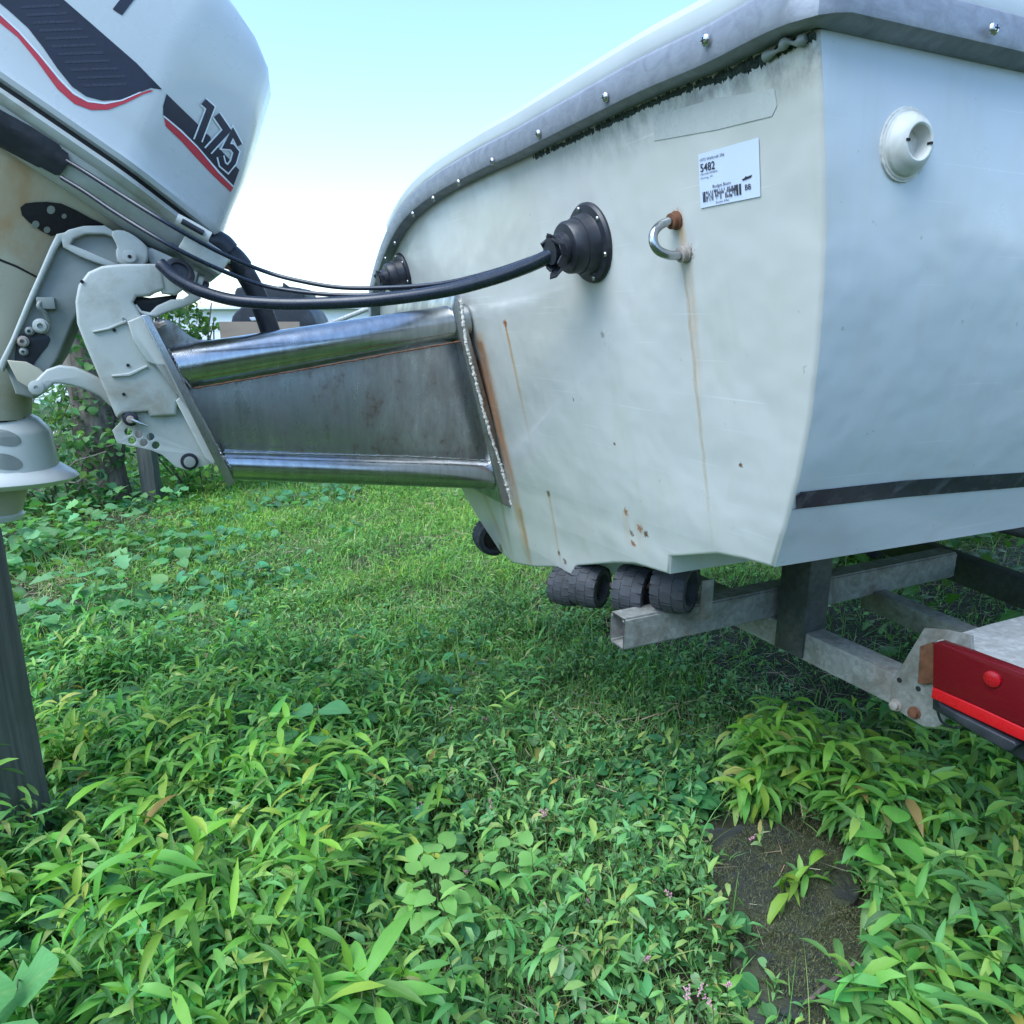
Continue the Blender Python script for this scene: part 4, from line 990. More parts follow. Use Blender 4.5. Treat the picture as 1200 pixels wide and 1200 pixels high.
a = rl[0][1]; q = a + rl[0][2] * .07
prism_o = box('roller_bracket', Vector((q.x, q.y, bt.z - .02)) + FW * .02, FW * .03, -TW * .004, Z * .085, M['galv'], tr, .001)
for k in (2, 4):
    q = rl[k][1]; box('roller_stem', q - Z * (q.z - bb.z) + FW * .16 - TW * .01, FW * .03, TW * .03, Z * (q.z - bb.z), M['galv_shaded'], tr, .002)
# axle, wheels, tongue forward so the trailer stands on the grass
wc = Vector((bb.x, bb.y, .31)) + FW * 2.5
def wheel(c):
    t = lathe('wheel', c - TW * .09, TW, [(0, .19), (.005, .27), (.03, .305), (.09, .315), (.15, .305), (.175, .27), (.18, .19)], M['rubber'], tr, 40)
    lathe('rim', c - TW * .085, TW, [(0, .19), (.02, .18), (.05, .06), (.06, .05), (.12, .05), (.17, .185)], M['galv_light'], t, 30)
wn_ = wc - TW * .62; wf_ = wc + TW * 1.35
wheel(wn_); wheel(wf_)
cyl('wheel_axle', wn_, wf_, .03, M['galv_shaded'], tr)
for w_ in (wc + TW * .03, wc + TW * .74):
    box('axle_hanger', Vector((w_.x, w_.y, .31)) - FW * .03, FW * .06, TW * .03, Z * (bb.z - .30), M['galv_shaded'], tr, .002)
mz = Vector((bb.x, bb.y, bb.z)) + FW * 2.55
box('frame_crossbar', mz - TW * .2 - Z * .07, TW * 1.2, FW * .06, Z * .068, M['galv_shaded'], tr, .003)
box('tongue', mz + TW * .30 - Z * .07, FW * 3.6, TW * .08, Z * .068, M['galv_shaded'], tr, .003)
jt = mz + TW * .34 + FW * 3.4; cyl('jack_stand', Vector((jt.x, jt.y, .0)), Vector((jt.x, jt.y, mz.z)), .03, M['galv'], tr)

# ------------------------------------------------------------------ wooden posts, tree, shed and things beyond
q = ground(72, 1006); tz = hit(0, 616, q, Vector((0, 1, 0))).z
box('wooden_post', Vector((q.x - .16, q.y - .14, -.08)), Vector((.16, 0, 0)), Vector((0, .14, 0)), Z * (tz + .08), M['wood'], None, .006, label='thick weathered timber post standing in the weeds beneath the motor', cat='post')
q = ground(176, 592)
box('wooden_post', Vector((q.x - .05, q.y, -.08)), Vector((.10, 0, 0)), Vector((0, .09, 0)), Z * .62, M['wood'], None, .006, label='slim grey wooden post behind the clamp bracket beside the tree trunk', cat='post')

tb_ = ground(128, 590); tree = empty('tree', tb_, 'ivy covered tree trunk behind the raised motor', 'tree')
def wobble_tube(p, q, r0, r1, n=12, seg=10, w_=.05):
    pts = []
    for i in range(seg + 1):
        t = i / seg; pts.append(p.lerp(q, t) + Vector((math.sin(t * 7 + r0 * 40), math.cos(t * 5 + r0 * 9), 0)) * w_ * t)
    return tube_data(pts, lambda t: r0 * (1 - t) + r1 * t + (.05 * r0 * math.sin(t * 37)), n, 3)
parts = [wobble_tube(tb_ - Z * .1, tb_ + Vector((-.15, .1, 2.6)), .15, .08), wobble_tube(tb_ + Vector((.02, 0, .1)), tb_ + Vector((.30, .15, 1.1)), .06, .02),
         wobble_tube(tb_ + Vector((-.13, .1, 2.2)), tb_ + Vector((-.8, .3, 3.4)), .06, .02), wobble_tube(tb_ + Vector((-.14, .1, 2.4)), tb_ + Vector((.25, .3, 3.6)), .05, .02)]
V, Fc = join_data(parts); mesh('trunk', V, Fc, M['bark'], tree, 60)

# shed
s0 = at(-150, 392, 11.4); s1 = at(640, 392, 10.2)
sd_ = (s1 - s0); sd_.z = 0; ln = sd_.length; sx = sd_.normalized(); sy = Vector((-sx.y, sx.x, 0))
shed = empty('storage_shed', Vector((s0.x, s0.y, 0)), 'low white sided shed glimpsed beyond the yard under the cables', 'shed')
hs = 1.42
box('wall', Vector((s0.x, s0.y, -.05)), sx * ln, sy * 2.4, Z * (hs + .05), M['siding'], shed, .01)
parts = [box_data(Vector((s0.x, s0.y, .08 + k * .115)) - sy * .014, sx * ln, sy * .013, Z * .105) for k in range(11)]
V, Fc = join_data(parts); mesh('siding_boards', V, Fc, M['siding'], shed, None, kind='stuff')
box('roof', Vector((s0.x, s0.y, hs)) - sx * .1 - sy * .15, sx * (ln + .2), sy * 2.7, Z * .05, M['siding'], shed, .01)

# dark covered bulk
gd = 6.4; ga = at(268, 396, gd); gb = at(373, 396, gd)
gr_ = empty('covered_grill', Vector((ga.x, ga.y, 0)), 'bulky black covered shape beyond the bracket under the sagging cables', 'covered grill')
def gp(x, y): return at(x, y, gd)
def slab(name, pxs, depth, mat, parent, d=gd, bev=.02, rnd=1):
    pts = [at(x, y, d) for x, y in pxs]; pl = [(p.x, p.z) for p in pts]
    if rnd: pl = chaikin(pl, rnd)
    me = curve_mesh([pl], depth / 2, bev); me.transform(Matrix(((1, 0, 0, 0), (0, 0, -1, pts[0].y + depth / 2), (0, 1, 0, 0), (0, 0, 0, 1)))); fix_normals(me)
    return place(name, me, mat, parent, 40)
slab('body', [(270, 398), (272, 374), (281, 362), (300, 354), (350, 354), (364, 362), (372, 378), (373, 398), (366, 540), (278, 540)], .5, M['tarp'], gr_)
slab('lid', [(274, 352), (276, 338), (284, 336), (308, 337), (334, 335), (356, 338), (358, 350), (352, 358), (280, 358)], .4, M['tarp'], gr_)
slab('handle', [(331, 337), (332, 331), (336, 334), (340, 337)], .03, M['tarp'], gr_, gd - .03, .002, 0)
slab('side_shelf', [(292, 372), (303, 371), (306, 375), (294, 376)], .1, M['siding'], gr_, gd - .06, .004, 0)
q = at(258, 394, 5.9)
box('plywood_board', Vector((q.x, q.y, -.03)), Vector((.62, .1, 0)), Vector((0, .03, 0)), Z * (at(258, 377, 5.9).z + .03), M['cardboard'], None, .004, label='brown plywood sheet on edge beyond the bracket, below the black covered shape', cat='board')
a = at(408, 371, 6.6); b2 = at(443, 357, 6.6); b2 = b2 + (b2 - a) * .6
lg = a - (b2 - a) * 6.0
k_ = (a.z + .03) / max(.01, (b2.z - a.z)); foot = a - (b2 - a) * k_
cyl('leaning_pole', foot, b2, .022, M['galv_light'], None, 10, label='thin pale pole leaning beyond the yard between cables and bracket', cat='pole')

# ------------------------------------------------------------------ vegetation
LIB = {}
def leaf_arrays(N, base, az, pitch, Lh, W, droop, fold, roll, col, nseg=4, shape=0.8, blade=False):
    """returns verts (N,K,3), faces template, uv, per-leaf colour"""
    t = np.linspace(0, 1, nseg + 1)
    prof_ = np.sin(np.pi * t ** shape); prof_ = np.maximum(prof_, .04); prof_ /= prof_.max()
    if blade: prof_ = np.maximum(.95 * (1 - t ** 1.8), .03)
    dt = t[1] - t[0]
    ang = pitch[:, None] - droop[:, None] * (t[None, :] - dt / 2)
    dx = np.cos(ang) * dt; dz = np.sin(ang) * dt; dx[:, 0] = 0; dz[:, 0] = 0
    hx = np.cumsum(dx, 1) * Lh[:, None]; hz = np.cumsum(dz, 1) * Lh[:, None]
    ca, sa = np.cos(az)[:, None], np.sin(az)[:, None]
    c = np.stack([base[:, 0:1] + hx * ca, base[:, 1:2] + hx * sa, base[:, 2:3] + hz], -1)
    nrm = np.stack([-np.sin(ang) * ca, -np.sin(ang) * sa, np.cos(ang)], -1)
    side_ = np.stack([-sa + 0 * ang, ca + 0 * ang, 0 * ang], -1)
    cr, sr = np.cos(roll)[:, None, None], np.sin(roll)[:, None, None]
    s2 = side_ * cr + nrm * sr; n2 = nrm * cr - side_ * sr
    hw = (prof_[None, :] * W[:, None] / 2)[..., None]
    if blade:
        vs_ = np.stack([c - s2 * hw, c + s2 * hw], 2); cols = 2; us = np.array([0., 1.])
    else:
        up_ = n2 * hw * fold[:, None, None]
        vs_ = np.stack([c - s2 * hw + up_, c, c + s2 * hw + up_], 2); cols = 3; us = np.array([0., .5, 1.])
    K = (nseg + 1) * cols; vs_ = vs_.reshape(N, K, 3)
    f = []
    for i in range(nseg):
        for j in range(cols - 1): f.append((i * cols + j, i * cols + j + 1, (i + 1) * cols + j + 1, (i + 1) * cols + j))
    f = np.array(f); uv = np.stack([np.tile(us, nseg + 1), np.repeat(t, cols)], -1)
    return vs_, f, uv, col
def build_veg(name, sets, mat, **k):
    Vs, Fs, UVs, Cs = [], [], [], []; off = 0
    for vs_, f, uv, col in sets:
        N, K, _ = vs_.shape
        Vs.append(vs_.reshape(-1, 3)); Fs.append((f[None] + (np.arange(N) * K)[:, None, None]).reshape(-1, 4) + off)
        fl = np.tile(f.reshape(-1), N); UVs.append(uv[fl]); cc = np.ones((N * K, 4), np.float32); cc[:, :3] = np.repeat(col, K, 0); Cs.append(cc); off += N * K
    V = np.concatenate(Vs).astype(np.float32); Fq = np.concatenate(Fs).astype(np.int32); UV = np.concatenate(UVs).astype(np.float32); Cc = np.concatenate(Cs)
    me = bpy.data.meshes.new(name); me.vertices.add(len(V)); me.vertices.foreach_set('co', V.ravel())
    me.loops.add(Fq.size); me.loops.foreach_set('vertex_index', Fq.ravel()); me.polygons.add(len(Fq))
    me.polygons.foreach_set('loop_start', np.arange(0, Fq.size, 4, dtype=np.int32)); 
    me.update(calc_edges=True)
    u = me.uv_layers.new(name='UVMap'); u.data.foreach_set('uv', UV.ravel())
    ca_ = me.color_attributes.new('col', 'FLOAT_COLOR', 'POINT'); ca_.data.foreach_set('color', Cc.ravel())
    me.polygons.foreach_set('use_smooth', np.ones(len(Fq), bool)); me.materials.append(mat); me.validate()
    if 'parent' in k:
        return place(name, me, mat, k.pop('parent'), None, **k)
    return place(name, me, mat, None, None, recenter=False, **k)
def colors(N, base, var=.25, hue=.12):
    b = np.array(base)[None] * (1 + rng.normal(0, var, (N, 1))); b = b * (1 + rng.normal(0, hue, (N, 3)) * np.array([[1, .4, .8]]))
    return np.clip(b, .006, .6)
def to_px(P):
    d = P - np.array(CAM)[None]; dep = d @ np.array(cF); return 600 + FPX * (d @ np.array(cR)) / dep, 600 - FPX * (d @ np.array(cU)) / dep, dep
def sample(n, pxr, dens=None, name_=''):
    """n points on the ground, evenly spread over the ground seen in the pixel box pxr, thinned by dens(px,py)"""
    x0, x1, y0, y1 = pxr
    cs_ = [ground(x, y) for x in (x0, x1) for y in (max(y0, 420), y1)]
    X0, X1 = min(c.x for c in cs_), max(c.x for c in cs_); Y0, Y1 = min(c.y for c in cs_), max(c.y for c in cs_)
    out_ = []; got = 0; it = 0
    while got < n and it < 60:
        P = np.stack([rng.uniform(X0, X1, n * 2), rng.uniform(Y0, Y1, n * 2), np.zeros(n * 2)], -1); px, py, _ = to_px(P)
        m_ = (px > x0) & (px < x1) & (py > y0) & (py < y1)
        if dens is not None: m_ &= rng.random(n * 2) < dens(px, py, P)
        if name_ != 'litter': m_ &= rng.random(n * 2) < under(P)
        out_.append(P[m_]); got += m_.sum(); it += 1
    P = np.concatenate(out_)[:n]; P[:, 2] = gh(P[:, 0], P[:, 1]); return P
def smooth(x, a, b): return np.clip((x - a) / (b - a), 0, 1)
def vnoise(P, f, seed=0.0):
    x, y = P[:, 0] * f + seed, P[:, 1] * f - seed
    return .5 + .25 * (np.sin(x * 1.7 + 1.3 * np.sin(y * 1.1)) + np.sin(y * 2.1 + 1.7 * np.sin(x * .9 + 2)))
def slab_free(px, py):   # bare mossy slabs at lower right
    px = px + 14 * np.sin(py * .11) + 9 * np.sin(py * .31 + px * .05)
    cx = 893 + (py - 960) * .42
    return 1 - ((np.abs(px - cx) < 96 - np.abs(py - 1050) * .24) & (py > 958) & (py < 1215)).astype(float) * .985
def under(P):
    q = P - np.array(TA)[None]; s_ = q @ np.array(FW); u_ = q @ np.array(TW)
    return 1 - .85 * np.clip((s_ - .55) / .35, 0, 1) * ((u_ > -.10) & (u_ < 1.6)).astype(float)
def plants(P, nl, hgt, lean, leafL, leafW, base_col, droop=(.6, .25), pitch=(.7, .3), nseg=4, shape=.8, fold=.35, alt=True, var=.2, az0=None, azs=3.2, stemcol=(.10, .13, .04), opp=False):
    N = len(P); H = hgt * rng.uniform(.45, 1.25, N) * (.50 + .95 * vnoise(P, 5.5, 8)) * (.75 + .5 * vnoise(P, 13, 2)); la = rng.uniform(0, 2 * math.pi, N) if az0 is None else rng.normal(az0, azs, N); lm = lean * rng.uniform(.2, 1.3, N)
    sets = []
    ns = 4; t = np.linspace(0, 1, ns + 1)
    def stem(tt):      # (N,M) -> positions
        h = H[:, None] * (np.sin(tt * 1.2) / np.sin(1.2)); r = H[:, None] * lm[:, None] * tt ** 1.7
        return np.stack([P[:, 0:1] + r * np.cos(la)[:, None], P[:, 1:2] + r * np.sin(la)[:, None], P[:, 2:3] + h], -1)
    S_ = stem(np.tile(t, (N, 1))); sw = .0011
    tri_ = np.array([[1, 0, 0], [-.5, .866, 0], [-.5, -.866, 0]]) * sw
    vs_ = (S_[:, :, None, :] + tri_[None, None] * (1 - .5 * t)[None, :, None, None]).reshape(N, -1, 3)
    f = np.array([(i * 3 + j, i * 3 + (j + 1) % 3, (i + 1) * 3 + (j + 1) % 3, (i + 1) * 3 + j) for i in range(ns) for j in range(3)])
    sets.append((vs_, f, np.full(((ns + 1) * 3, 2), .3), colors(N, stemcol, .2)))
    pc_ = colors(N, base_col, var, .10)
    tl_ = (np.arange(nl)[None, :] + rng.uniform(.1, .9, (N, nl))) / nl * .82 + .18; b_ = stem(tl_).reshape(-1, 3)
    k = np.arange(nl)[None, :]
    az = la[:, None] + (k % 2) * math.pi + rng.normal(0, .55, (N, nl)) + (math.pi / 2 if True else 0) * rng.choice([-.6, .6], (N, 1)) + k * (0.0 if alt else 2.4)
    n = N * nl; sc = (.75 + .5 * rng.random((N, nl))) * (1 - .25 * np.abs(tl_ - .7)); s1_ = sc.ravel()
    colr = np.repeat(pc_ * (.78 + .44 * vnoise(P, 7, 4))[:, None], nl, 0) * (1 + rng.normal(0, .24, (n, 1))); young = (tl_.ravel() > .85)
    colr[young] *= np.array([1.4, 1.2, .8]); old_ = rng.random(n) < .02; colr[old_] = colors(int(old_.sum()), (.34, .34, .10), .3, .2) if old_.any() else colr[old_]
    sets.append(leaf_arrays(n, b_, az.ravel(), rng.normal(pitch[0], pitch[1], n), leafL * s1_, leafW * s1_ * rng.uniform(.8, 1.2, n), rng.normal(droop[0], droop[1], n) * 1.6, np.abs(rng.normal(fold, .15, n)), rng.normal(0, .35, n), np.clip(colr, .008, .5), nseg, shape))
    return sets

GREEN = (.15, .35, .10); BRIGHT = (.20, .45, .075); DARKG = (.035, .105, .038); BLUEG = (.05, .145, .065)
# 1 broad strappy stilt grass, near left and bottom
def d_left(px, py, P): return slab_free(px, py) * (1 - smooth(px, 380, 560) * .9) * smooth(py, 740, 860) * (.12 + .88 * (vnoise(P, 7.1) > .38)) * (.4 + .6 * (vnoise(P, 3.1) > .42))
P = sample(1900, (-60, 640, 740, 1290), d_left)
set1 = plants(P, 8, .15, .5, .054, .0098, GREEN, droop=(.75, .3), pitch=(.65, .35))
P2 = sample(260, (-60, 520, 900, 1290), d_left); set1 += plants(P2, 8, .19, .5, .078, .0145, BRIGHT, droop=(.7, .3), pitch=(.55, .35))
build_veg('stilt_grass', set1, M['leaf'], kind='stuff', label='broad bladed green weeds carpeting the lower left of the yard', cat='weeds')
# right-hand cluster, leaves hanging towards the camera
def d_r(px, py, P): return slab_free(px, py) * np.exp(-(((px - 1010) / 150) ** 2 + ((py - 950) / 75) ** 2)) * 1.2
P = sample(330, (860, 1230, 850, 1080), d_r)
set2 = plants(P, 8, .15, .6, .085, .0165, (.19, .40, .075), droop=(1.0, .3), pitch=(.4, .3), az0=-math.pi / 2, azs=.6, var=.14)
P = sample(700, (1000, 1300, 850, 1290), lambda px, py, P: slab_free(px, py) * .5)
set2 += plants(P, 8, .16, .5, .075, .016, (.14, .32, .09), droop=(.8, .3), pitch=(.5, .35))
build_veg('stilt_grass', set2, M['leaf'], kind='stuff', label='drooping clump of narrow green leaves below the trailer light', cat='weeds')
# 2 small leaved mat in the middle
def d_mid(px, py, P): return slab_free(px, py) * (.30 + .7 * smooth(px, 250, 480)) * (.06 + .94 * (vnoise(P, 8.3, 2) > .44)) * (.35 + .65 * (vnoise(P, 19, 5) > .4))
P = sample(4300, (150, 1290, 700, 1290), d_mid)
set3 = plants(P, 6, .07, .9, .027, .0068, (.19, .38, .14), droop=(.6, .35), pitch=(.45, .4), nseg=3, alt=False)
P = sample(650, (300, 1100, 900, 1290), lambda px, py, P: slab_free(px, py) * .8)
set3 += plants(P, 6, .11, .6, .038, .0115, (.19, .41, .14), droop=(.6, .35), pitch=(.5, .4), nseg=3, alt=False)
build_veg('ground_cover', set3, M['leaf'], kind='stuff', label='low mat of small leaved weeds across the middle of the yard', cat='ground cover')
# the same weeds carry on around and behind the viewer
def ring_pts(n_, x0, x1, y0, y1):
    P = np.stack([rng.uniform(x0, x1, n_), rng.uniform(y0, y1, n_), np.zeros(n_)], -1); px, py, dp = to_px(P)
    inside = (dp > .2) & (px > -50) & (px < 1280) & (py < 1270); P = P[~inside]; P = P[rng.random(len(P)) < under(P)]; P[:, 2] = gh(P[:, 0], P[:, 1]); return P
seto = plants(ring_pts(4200, -3.2, 3.4, -1.6, 3.0), 7, .12, .5, .06, .012, (.15, .35, .10), nseg=2)
build_veg('ground_cover', seto, M['leaf'], kind='stuff', label='weeds continuing around the edges of the yard', cat='ground cover')
def lawn_out():
    P = ring_pts(42000, -4.5, 5.5, -2.4, 6.0); n = len(P)
    return leaf_arrays(n, P, rng.uniform(0, 6.28, n), np.clip(rng.normal(1.0, .4, n), .1, 1.5), .09 * rng.uniform(.5, 1.4, n), .006 * rng.uniform(.6, 1.4, n), rng.normal(.9, .5, n), np.zeros(n), rng.normal(0, .5, n), colors(n, (.18, .36, .09)), 2, .8, True)
# 3 lawn: short mixed blades
def d_lawn(px, py, P): return (.25 + .75 * smooth(px, 120, 260)) * (.4 + .6 * vnoise(P, 2.2, 5))
def blades(P, L_, W_, colbase, var=.25, flat=.5, nseg=2):
    n = len(P); pt = patch(P); c = colors(n, colbase, var, .12) * pt[:, None]
    return leaf_arrays(n, P, rng.uniform(0, 6.28, n), np.clip(rng.normal(1.05, flat, n), .1, 1.5), L_ * rng.uniform(.5, 1.4, n), W_ * rng.uniform(.6, 1.3, n), rng.normal(.9, .5, n), np.zeros(n), rng.normal(0, .5, n), np.clip(c, .01, .5), nseg, .8, True)
def patch(P): return .60 + .45 * vnoise(P, 1.6, 1) + .35 * vnoise(P, 6.5, 3)
P = sample(125000, (-40, 1300, 545, 900), d_lawn)
setL = [blades(P, .065, .0034, (.22, .43, .10))]
P = sample(17000, (-40, 1300, 545, 820), lambda px, py, P: (vnoise(P, 3.0, 3) > .5) * d_lawn(px, py, P)); setL.append(blades(P, .085, .0050, (.24, .50, .07), .2))
P = sample(5200, (-60, 1290, 640, 1290), lambda px, py, P: slab_free(px, py) * (.15 + .85 * (vnoise(P, 4.1, 12) > .45))); setL.append(blades(P, .13, .0036, (.22, .42, .12), .3, .4, 5))
P = sample(34000, (-60, 1290, 760, 1290), lambda px, py, P: slab_free(px, py)); setL.append(blades(P, .055, .0030, (.18, .34, .10), .3))
setL.append(lawn_out()); build_veg('grass', setL, M['blade'], kind='stuff', label='short rough lawn running back under the bracket', cat='grass')
# far lawn beyond the frame of the near yard
P = np.stack([rng.uniform(-9, 12, 26000), rng.uniform(5.2, 14, 26000), np.zeros(26000)], -1); P[:, 2] = gh(P[:, 0], P[:, 1]) * np.clip(1.5 - np.hypot(P[:, 0], P[:, 1]) / 14, 0, 1)
n = len(P); build_veg('grass', [leaf_arrays(n, P, rng.uniform(0, 6.28, n), rng.uniform(.6, 1.4, n), rng.uniform(.08, .16, n), rng.uniform(.010, .018, n), rng.normal(.8, .3, n), np.zeros(n), rng.normal(0, .4, n), colors(n, (.08, .19, .03)), 2, .8, True)], M['blade'], kind='stuff', label='far lawn behind the bracket and boat', cat='grass')
# small leaves mixed into the lawn
P = sample(4200, (60, 900, 560, 800), lambda px, py, P: .5 * (vnoise(P, 2.7, 7) > .4) + .08)
setm = plants(P, 5, .055, .6, .026, .009, (.16, .37, .10), nseg=2, alt=False, droop=(.5, .3), pitch=(.4, .35), var=.25)
P = sample(3200, (180, 620, 560, 700), lambda px, py, P: .9 * (vnoise(P, 2.1, 9) > .35) + .1)
setm += plants(P, 4, .06, .5, .040, .006, (.21, .46, .08), nseg=2, alt=False, droop=(.8, .3), pitch=(.9, .35), var=.2)
build_veg('lawn_weeds', setm, M['leaf'], kind='stuff', label='small bright leaves growing among the lawn grass', cat='weeds')
# dry litter and fallen leaves over the soil
P = sample(24000, (-60, 1290, 560, 1290), lambda px, py, P: (.25 + .75 * (vnoise(P, 5.1, 4) > .5)) * (.15 + .85 * slab_free(px, py)), 'litter'); n = len(P); P[:, 2] += .004 + .04 * rng.random(n) ** 2
build_veg('dry_litter', [leaf_arrays(n, P, rng.uniform(0, 6.28, n), rng.normal(.1, .25, n), rng.uniform(.03, .11, n), rng.uniform(.001, .004, n), rng.normal(.2, .4, n), np.zeros(n), rng.normal(0, .5, n), colors(n, (.42, .34, .24), .35), 2, .8, True)], M['litter'], kind='stuff', label='dry straw and dead stems lying between the weeds', cat='dry litter')

def shaped_leaf(n, base, az, pitch, Ls, droop, roll, col, kind='heart'):
    """broad leaf as a fan grid: outline radii by kind"""
    t = np.linspace(0, 1, 7)
    prof_ = {'heart': np.array([.55, .92, 1.0, .88, .66, .36, .03]), 'round': np.array([.5, .9, 1.05, 1.05, .92, .62, .2]),
             'lobed': np.array([.45, .95, .58, 1.0, .50, .46, .03]), 'oval': np.array([.1, .62, .88, .86, .62, .30, .03])}[kind]
    dt = t[1] - t[0]; ang = pitch[:, None] - droop[:, None] * t[None, :]
    dx = np.cos(ang) * dt; dz = np.sin(ang) * dt; dx[:, 0] = 0; dz[:, 0] = 0
    hx = np.cumsum(dx, 1) * Ls[:, None]; hz = np.cumsum(dz, 1) * Ls[:, None]; ca, sa = np.cos(az)[:, None], np.sin(az)[:, None]
    c = np.stack([base[:, 0:1] + hx * ca, base[:, 1:2] + hx * sa, base[:, 2:3] + hz], -1)
    nrm = np.stack([-np.sin(ang) * ca, -np.sin(ang) * sa, np.cos(ang)], -1); sd2 = np.stack([-sa + 0 * ang, ca + 0 * ang, 0 * ang], -1)
    cr, sr = np.cos(roll)[:, None, None], np.sin(roll)[:, None, None]; s2 = sd2 * cr + nrm * sr; n2 = nrm * cr - sd2 * sr
    fwd = np.stack([np.cos(ang) * ca, np.cos(ang) * sa, np.sin(ang)], -1)
    w_ = (prof_[None, :] * Ls[:, None] * .46)[..., None]; back = {'heart': -.10, 'round': -.12, 'lobed': .10, 'oval': .0}[kind]
    e = 1.0; rows = []
    for q_, up_, bk in ((-1, .20, back), (-.5, .04, back * .3), (0, 0, 0), (.5, .04, back * .3), (1, .20, back)):
        sh = np.where(t[None, :] < .5, 1.0, .3)[..., None] * (bk * Ls[:, None, None])
        rows.append(c + s2 * w_ * q_ + n2 * w_ * up_ + fwd * sh + n2 * (Ls[:, None, None] * .02 * math.cos(q_ * 9)))
    vs_ = np.stack(rows, 2).reshape(n, -1, 3); cols = 5
    f = np.array([(i * cols + j, i * cols + j + 1, (i + 1) * cols + j + 1, (i + 1) * cols + j) for i in range(6) for j in range(4)])
    uv = np.stack([np.tile(np.linspace(0, 1, 5), 7), np.repeat(t, 5)], -1); return vs_, f, uv, col
def broad(P, hmin, hmax, L0, L1, base_col, kind, var=.2, tilt=.0):
    n = len(P); Q = P.copy(); Q[:, 2] += rng.uniform(hmin, hmax, n)
    return shaped_leaf(n, Q, rng.uniform(0, 6.28, n), rng.normal(.05, .3, n), rng.uniform(L0, L1, n), rng.normal(.5, .25, n), rng.normal(0, .3, n), np.clip(colors(n, base_col, var, .1), .01, .5), kind)
# creeper with broad leaves on the left
def d_cr(px, py, P): return np.clip(1.1 - smooth(px, 90, 260) * 1.1, 0, 1) * (1 - smooth(py, 720, 860)) * (.3 + .7 * (vnoise(P, 3.3, 6) > .4)) + .0
P = sample(2600, (-120, 330, 548, 800), d_cr); setc = [broad(P[:1500], .02, .13, .035, .08, (.15, .33, .125), 'heart'), broad(P[1500:2000], .04, .18, .05, .10, (.18, .38, .16), 'lobed'), broad(P[2000:], .02, .13, .03, .06, (.13, .25, .035), 'oval')]
P = sample(500, (120, 420, 560, 760), lambda px, py, P: .25 * (vnoise(P, 3.3, 6) > .55) + .02); setc.append(broad(P, .02, .07, .035, .07, (.11, .29, .14), 'heart'))
P = sample(700, (-60, 560, 760, 1290), lambda px, py, P: slab_free(px, py) * .6); setc.append(broad(P, .02, .10, .022, .055, (.09, .24, .10), 'oval'))
P = sample(260, (0, 300, 840, 1290)); setc.append(broad(P, .02, .08, .06, .10, (.08, .21, .09), 'heart'))
P = sample(3800, (-60, 1290, 720, 1290), lambda px, py, P: slab_free(px, py) * (.1 + .9 * (vnoise(P, 6.1, 11) > .5))); setc.append(broad(P, .005, .055, .010, .022, (.19, .40, .14), 'round', .3))
build_veg('creeper', setc, M['leaf'], kind='stuff', label='broad leaved creeper sprawling along the left edge of the yard', cat='creeper')
P = sample(150, (700, 860, 880, 1010), lambda px, py, P: np.exp(-(((px - 775) / 55) ** 2 + ((py - 935) / 40) ** 2))); setv = [broad(P, .02, .06, .028, .045, (.09, .26, .10), 'round')]
P = sample(260, (560, 1100, 860, 1290), lambda px, py, P: slab_free(px, py) * .5); setv.append(broad(P, .01, .05, .022, .042, (.10, .26, .09), 'round'))
P = sample(420, (960, 1290, 620, 830), lambda px, py, P: .6); setv.append(broad(P, .02, .12, .05, .09, (.10, .22, .04), 'lobed'))
P = sample(420, (1050, 1290, 1000, 1290), lambda px, py, P: slab_free(px, py) * .8); setv.append(broad(P, .03, .12, .05, .085, (.09, .24, .08), 'oval'))
build_veg('violet_leaves', setv, M['leaf'], kind='stuff', label='rounded violet leaves low between the grasses', cat='ground cover')
# pink flower spikes
fp = [(355, 872, .14), (492, 952, .12), (497, 948, .1), (528, 838, .1), (572, 843, .09), (652, 845, .1), (628, 842, .1), (640, 955, .12), (637, 958, .12), (576, 948, .12), (787, 1050, .14), (852, 1154, .15), (818, 1165, .15), (806, 1170, .15), (835, 1180, .12), (878, 985, .03), (806, 1172, .1), (545, 1020, .1), (690, 1055, .12), (655, 1110, .12), (760, 1122, .14), (1048, 865, .05)]
parts = []; mats_ = []
for (x, y, z) in fp:
    z = z * .6; b0 = ground(x, y, z); base_ = Vector((b0.x, b0.y, 0)); d = Vector((rng.normal(0, .4), rng.normal(0, .4), 1)).normalized()
    parts.append(tube_data([base_, base_.lerp(b0, .6) + Vector((.004, 0, 0)), b0], .0008, 4, 2))
V, Fc = join_data(parts); 
M['pink'] = simple('pink_flower', (.55, .30, .36), .7, 0, .3, 400, (.30, .1, .14), .5, 0); M['stemg'] = simple('green_stem', (.09, .12, .05), .7, 0, .2, 30)
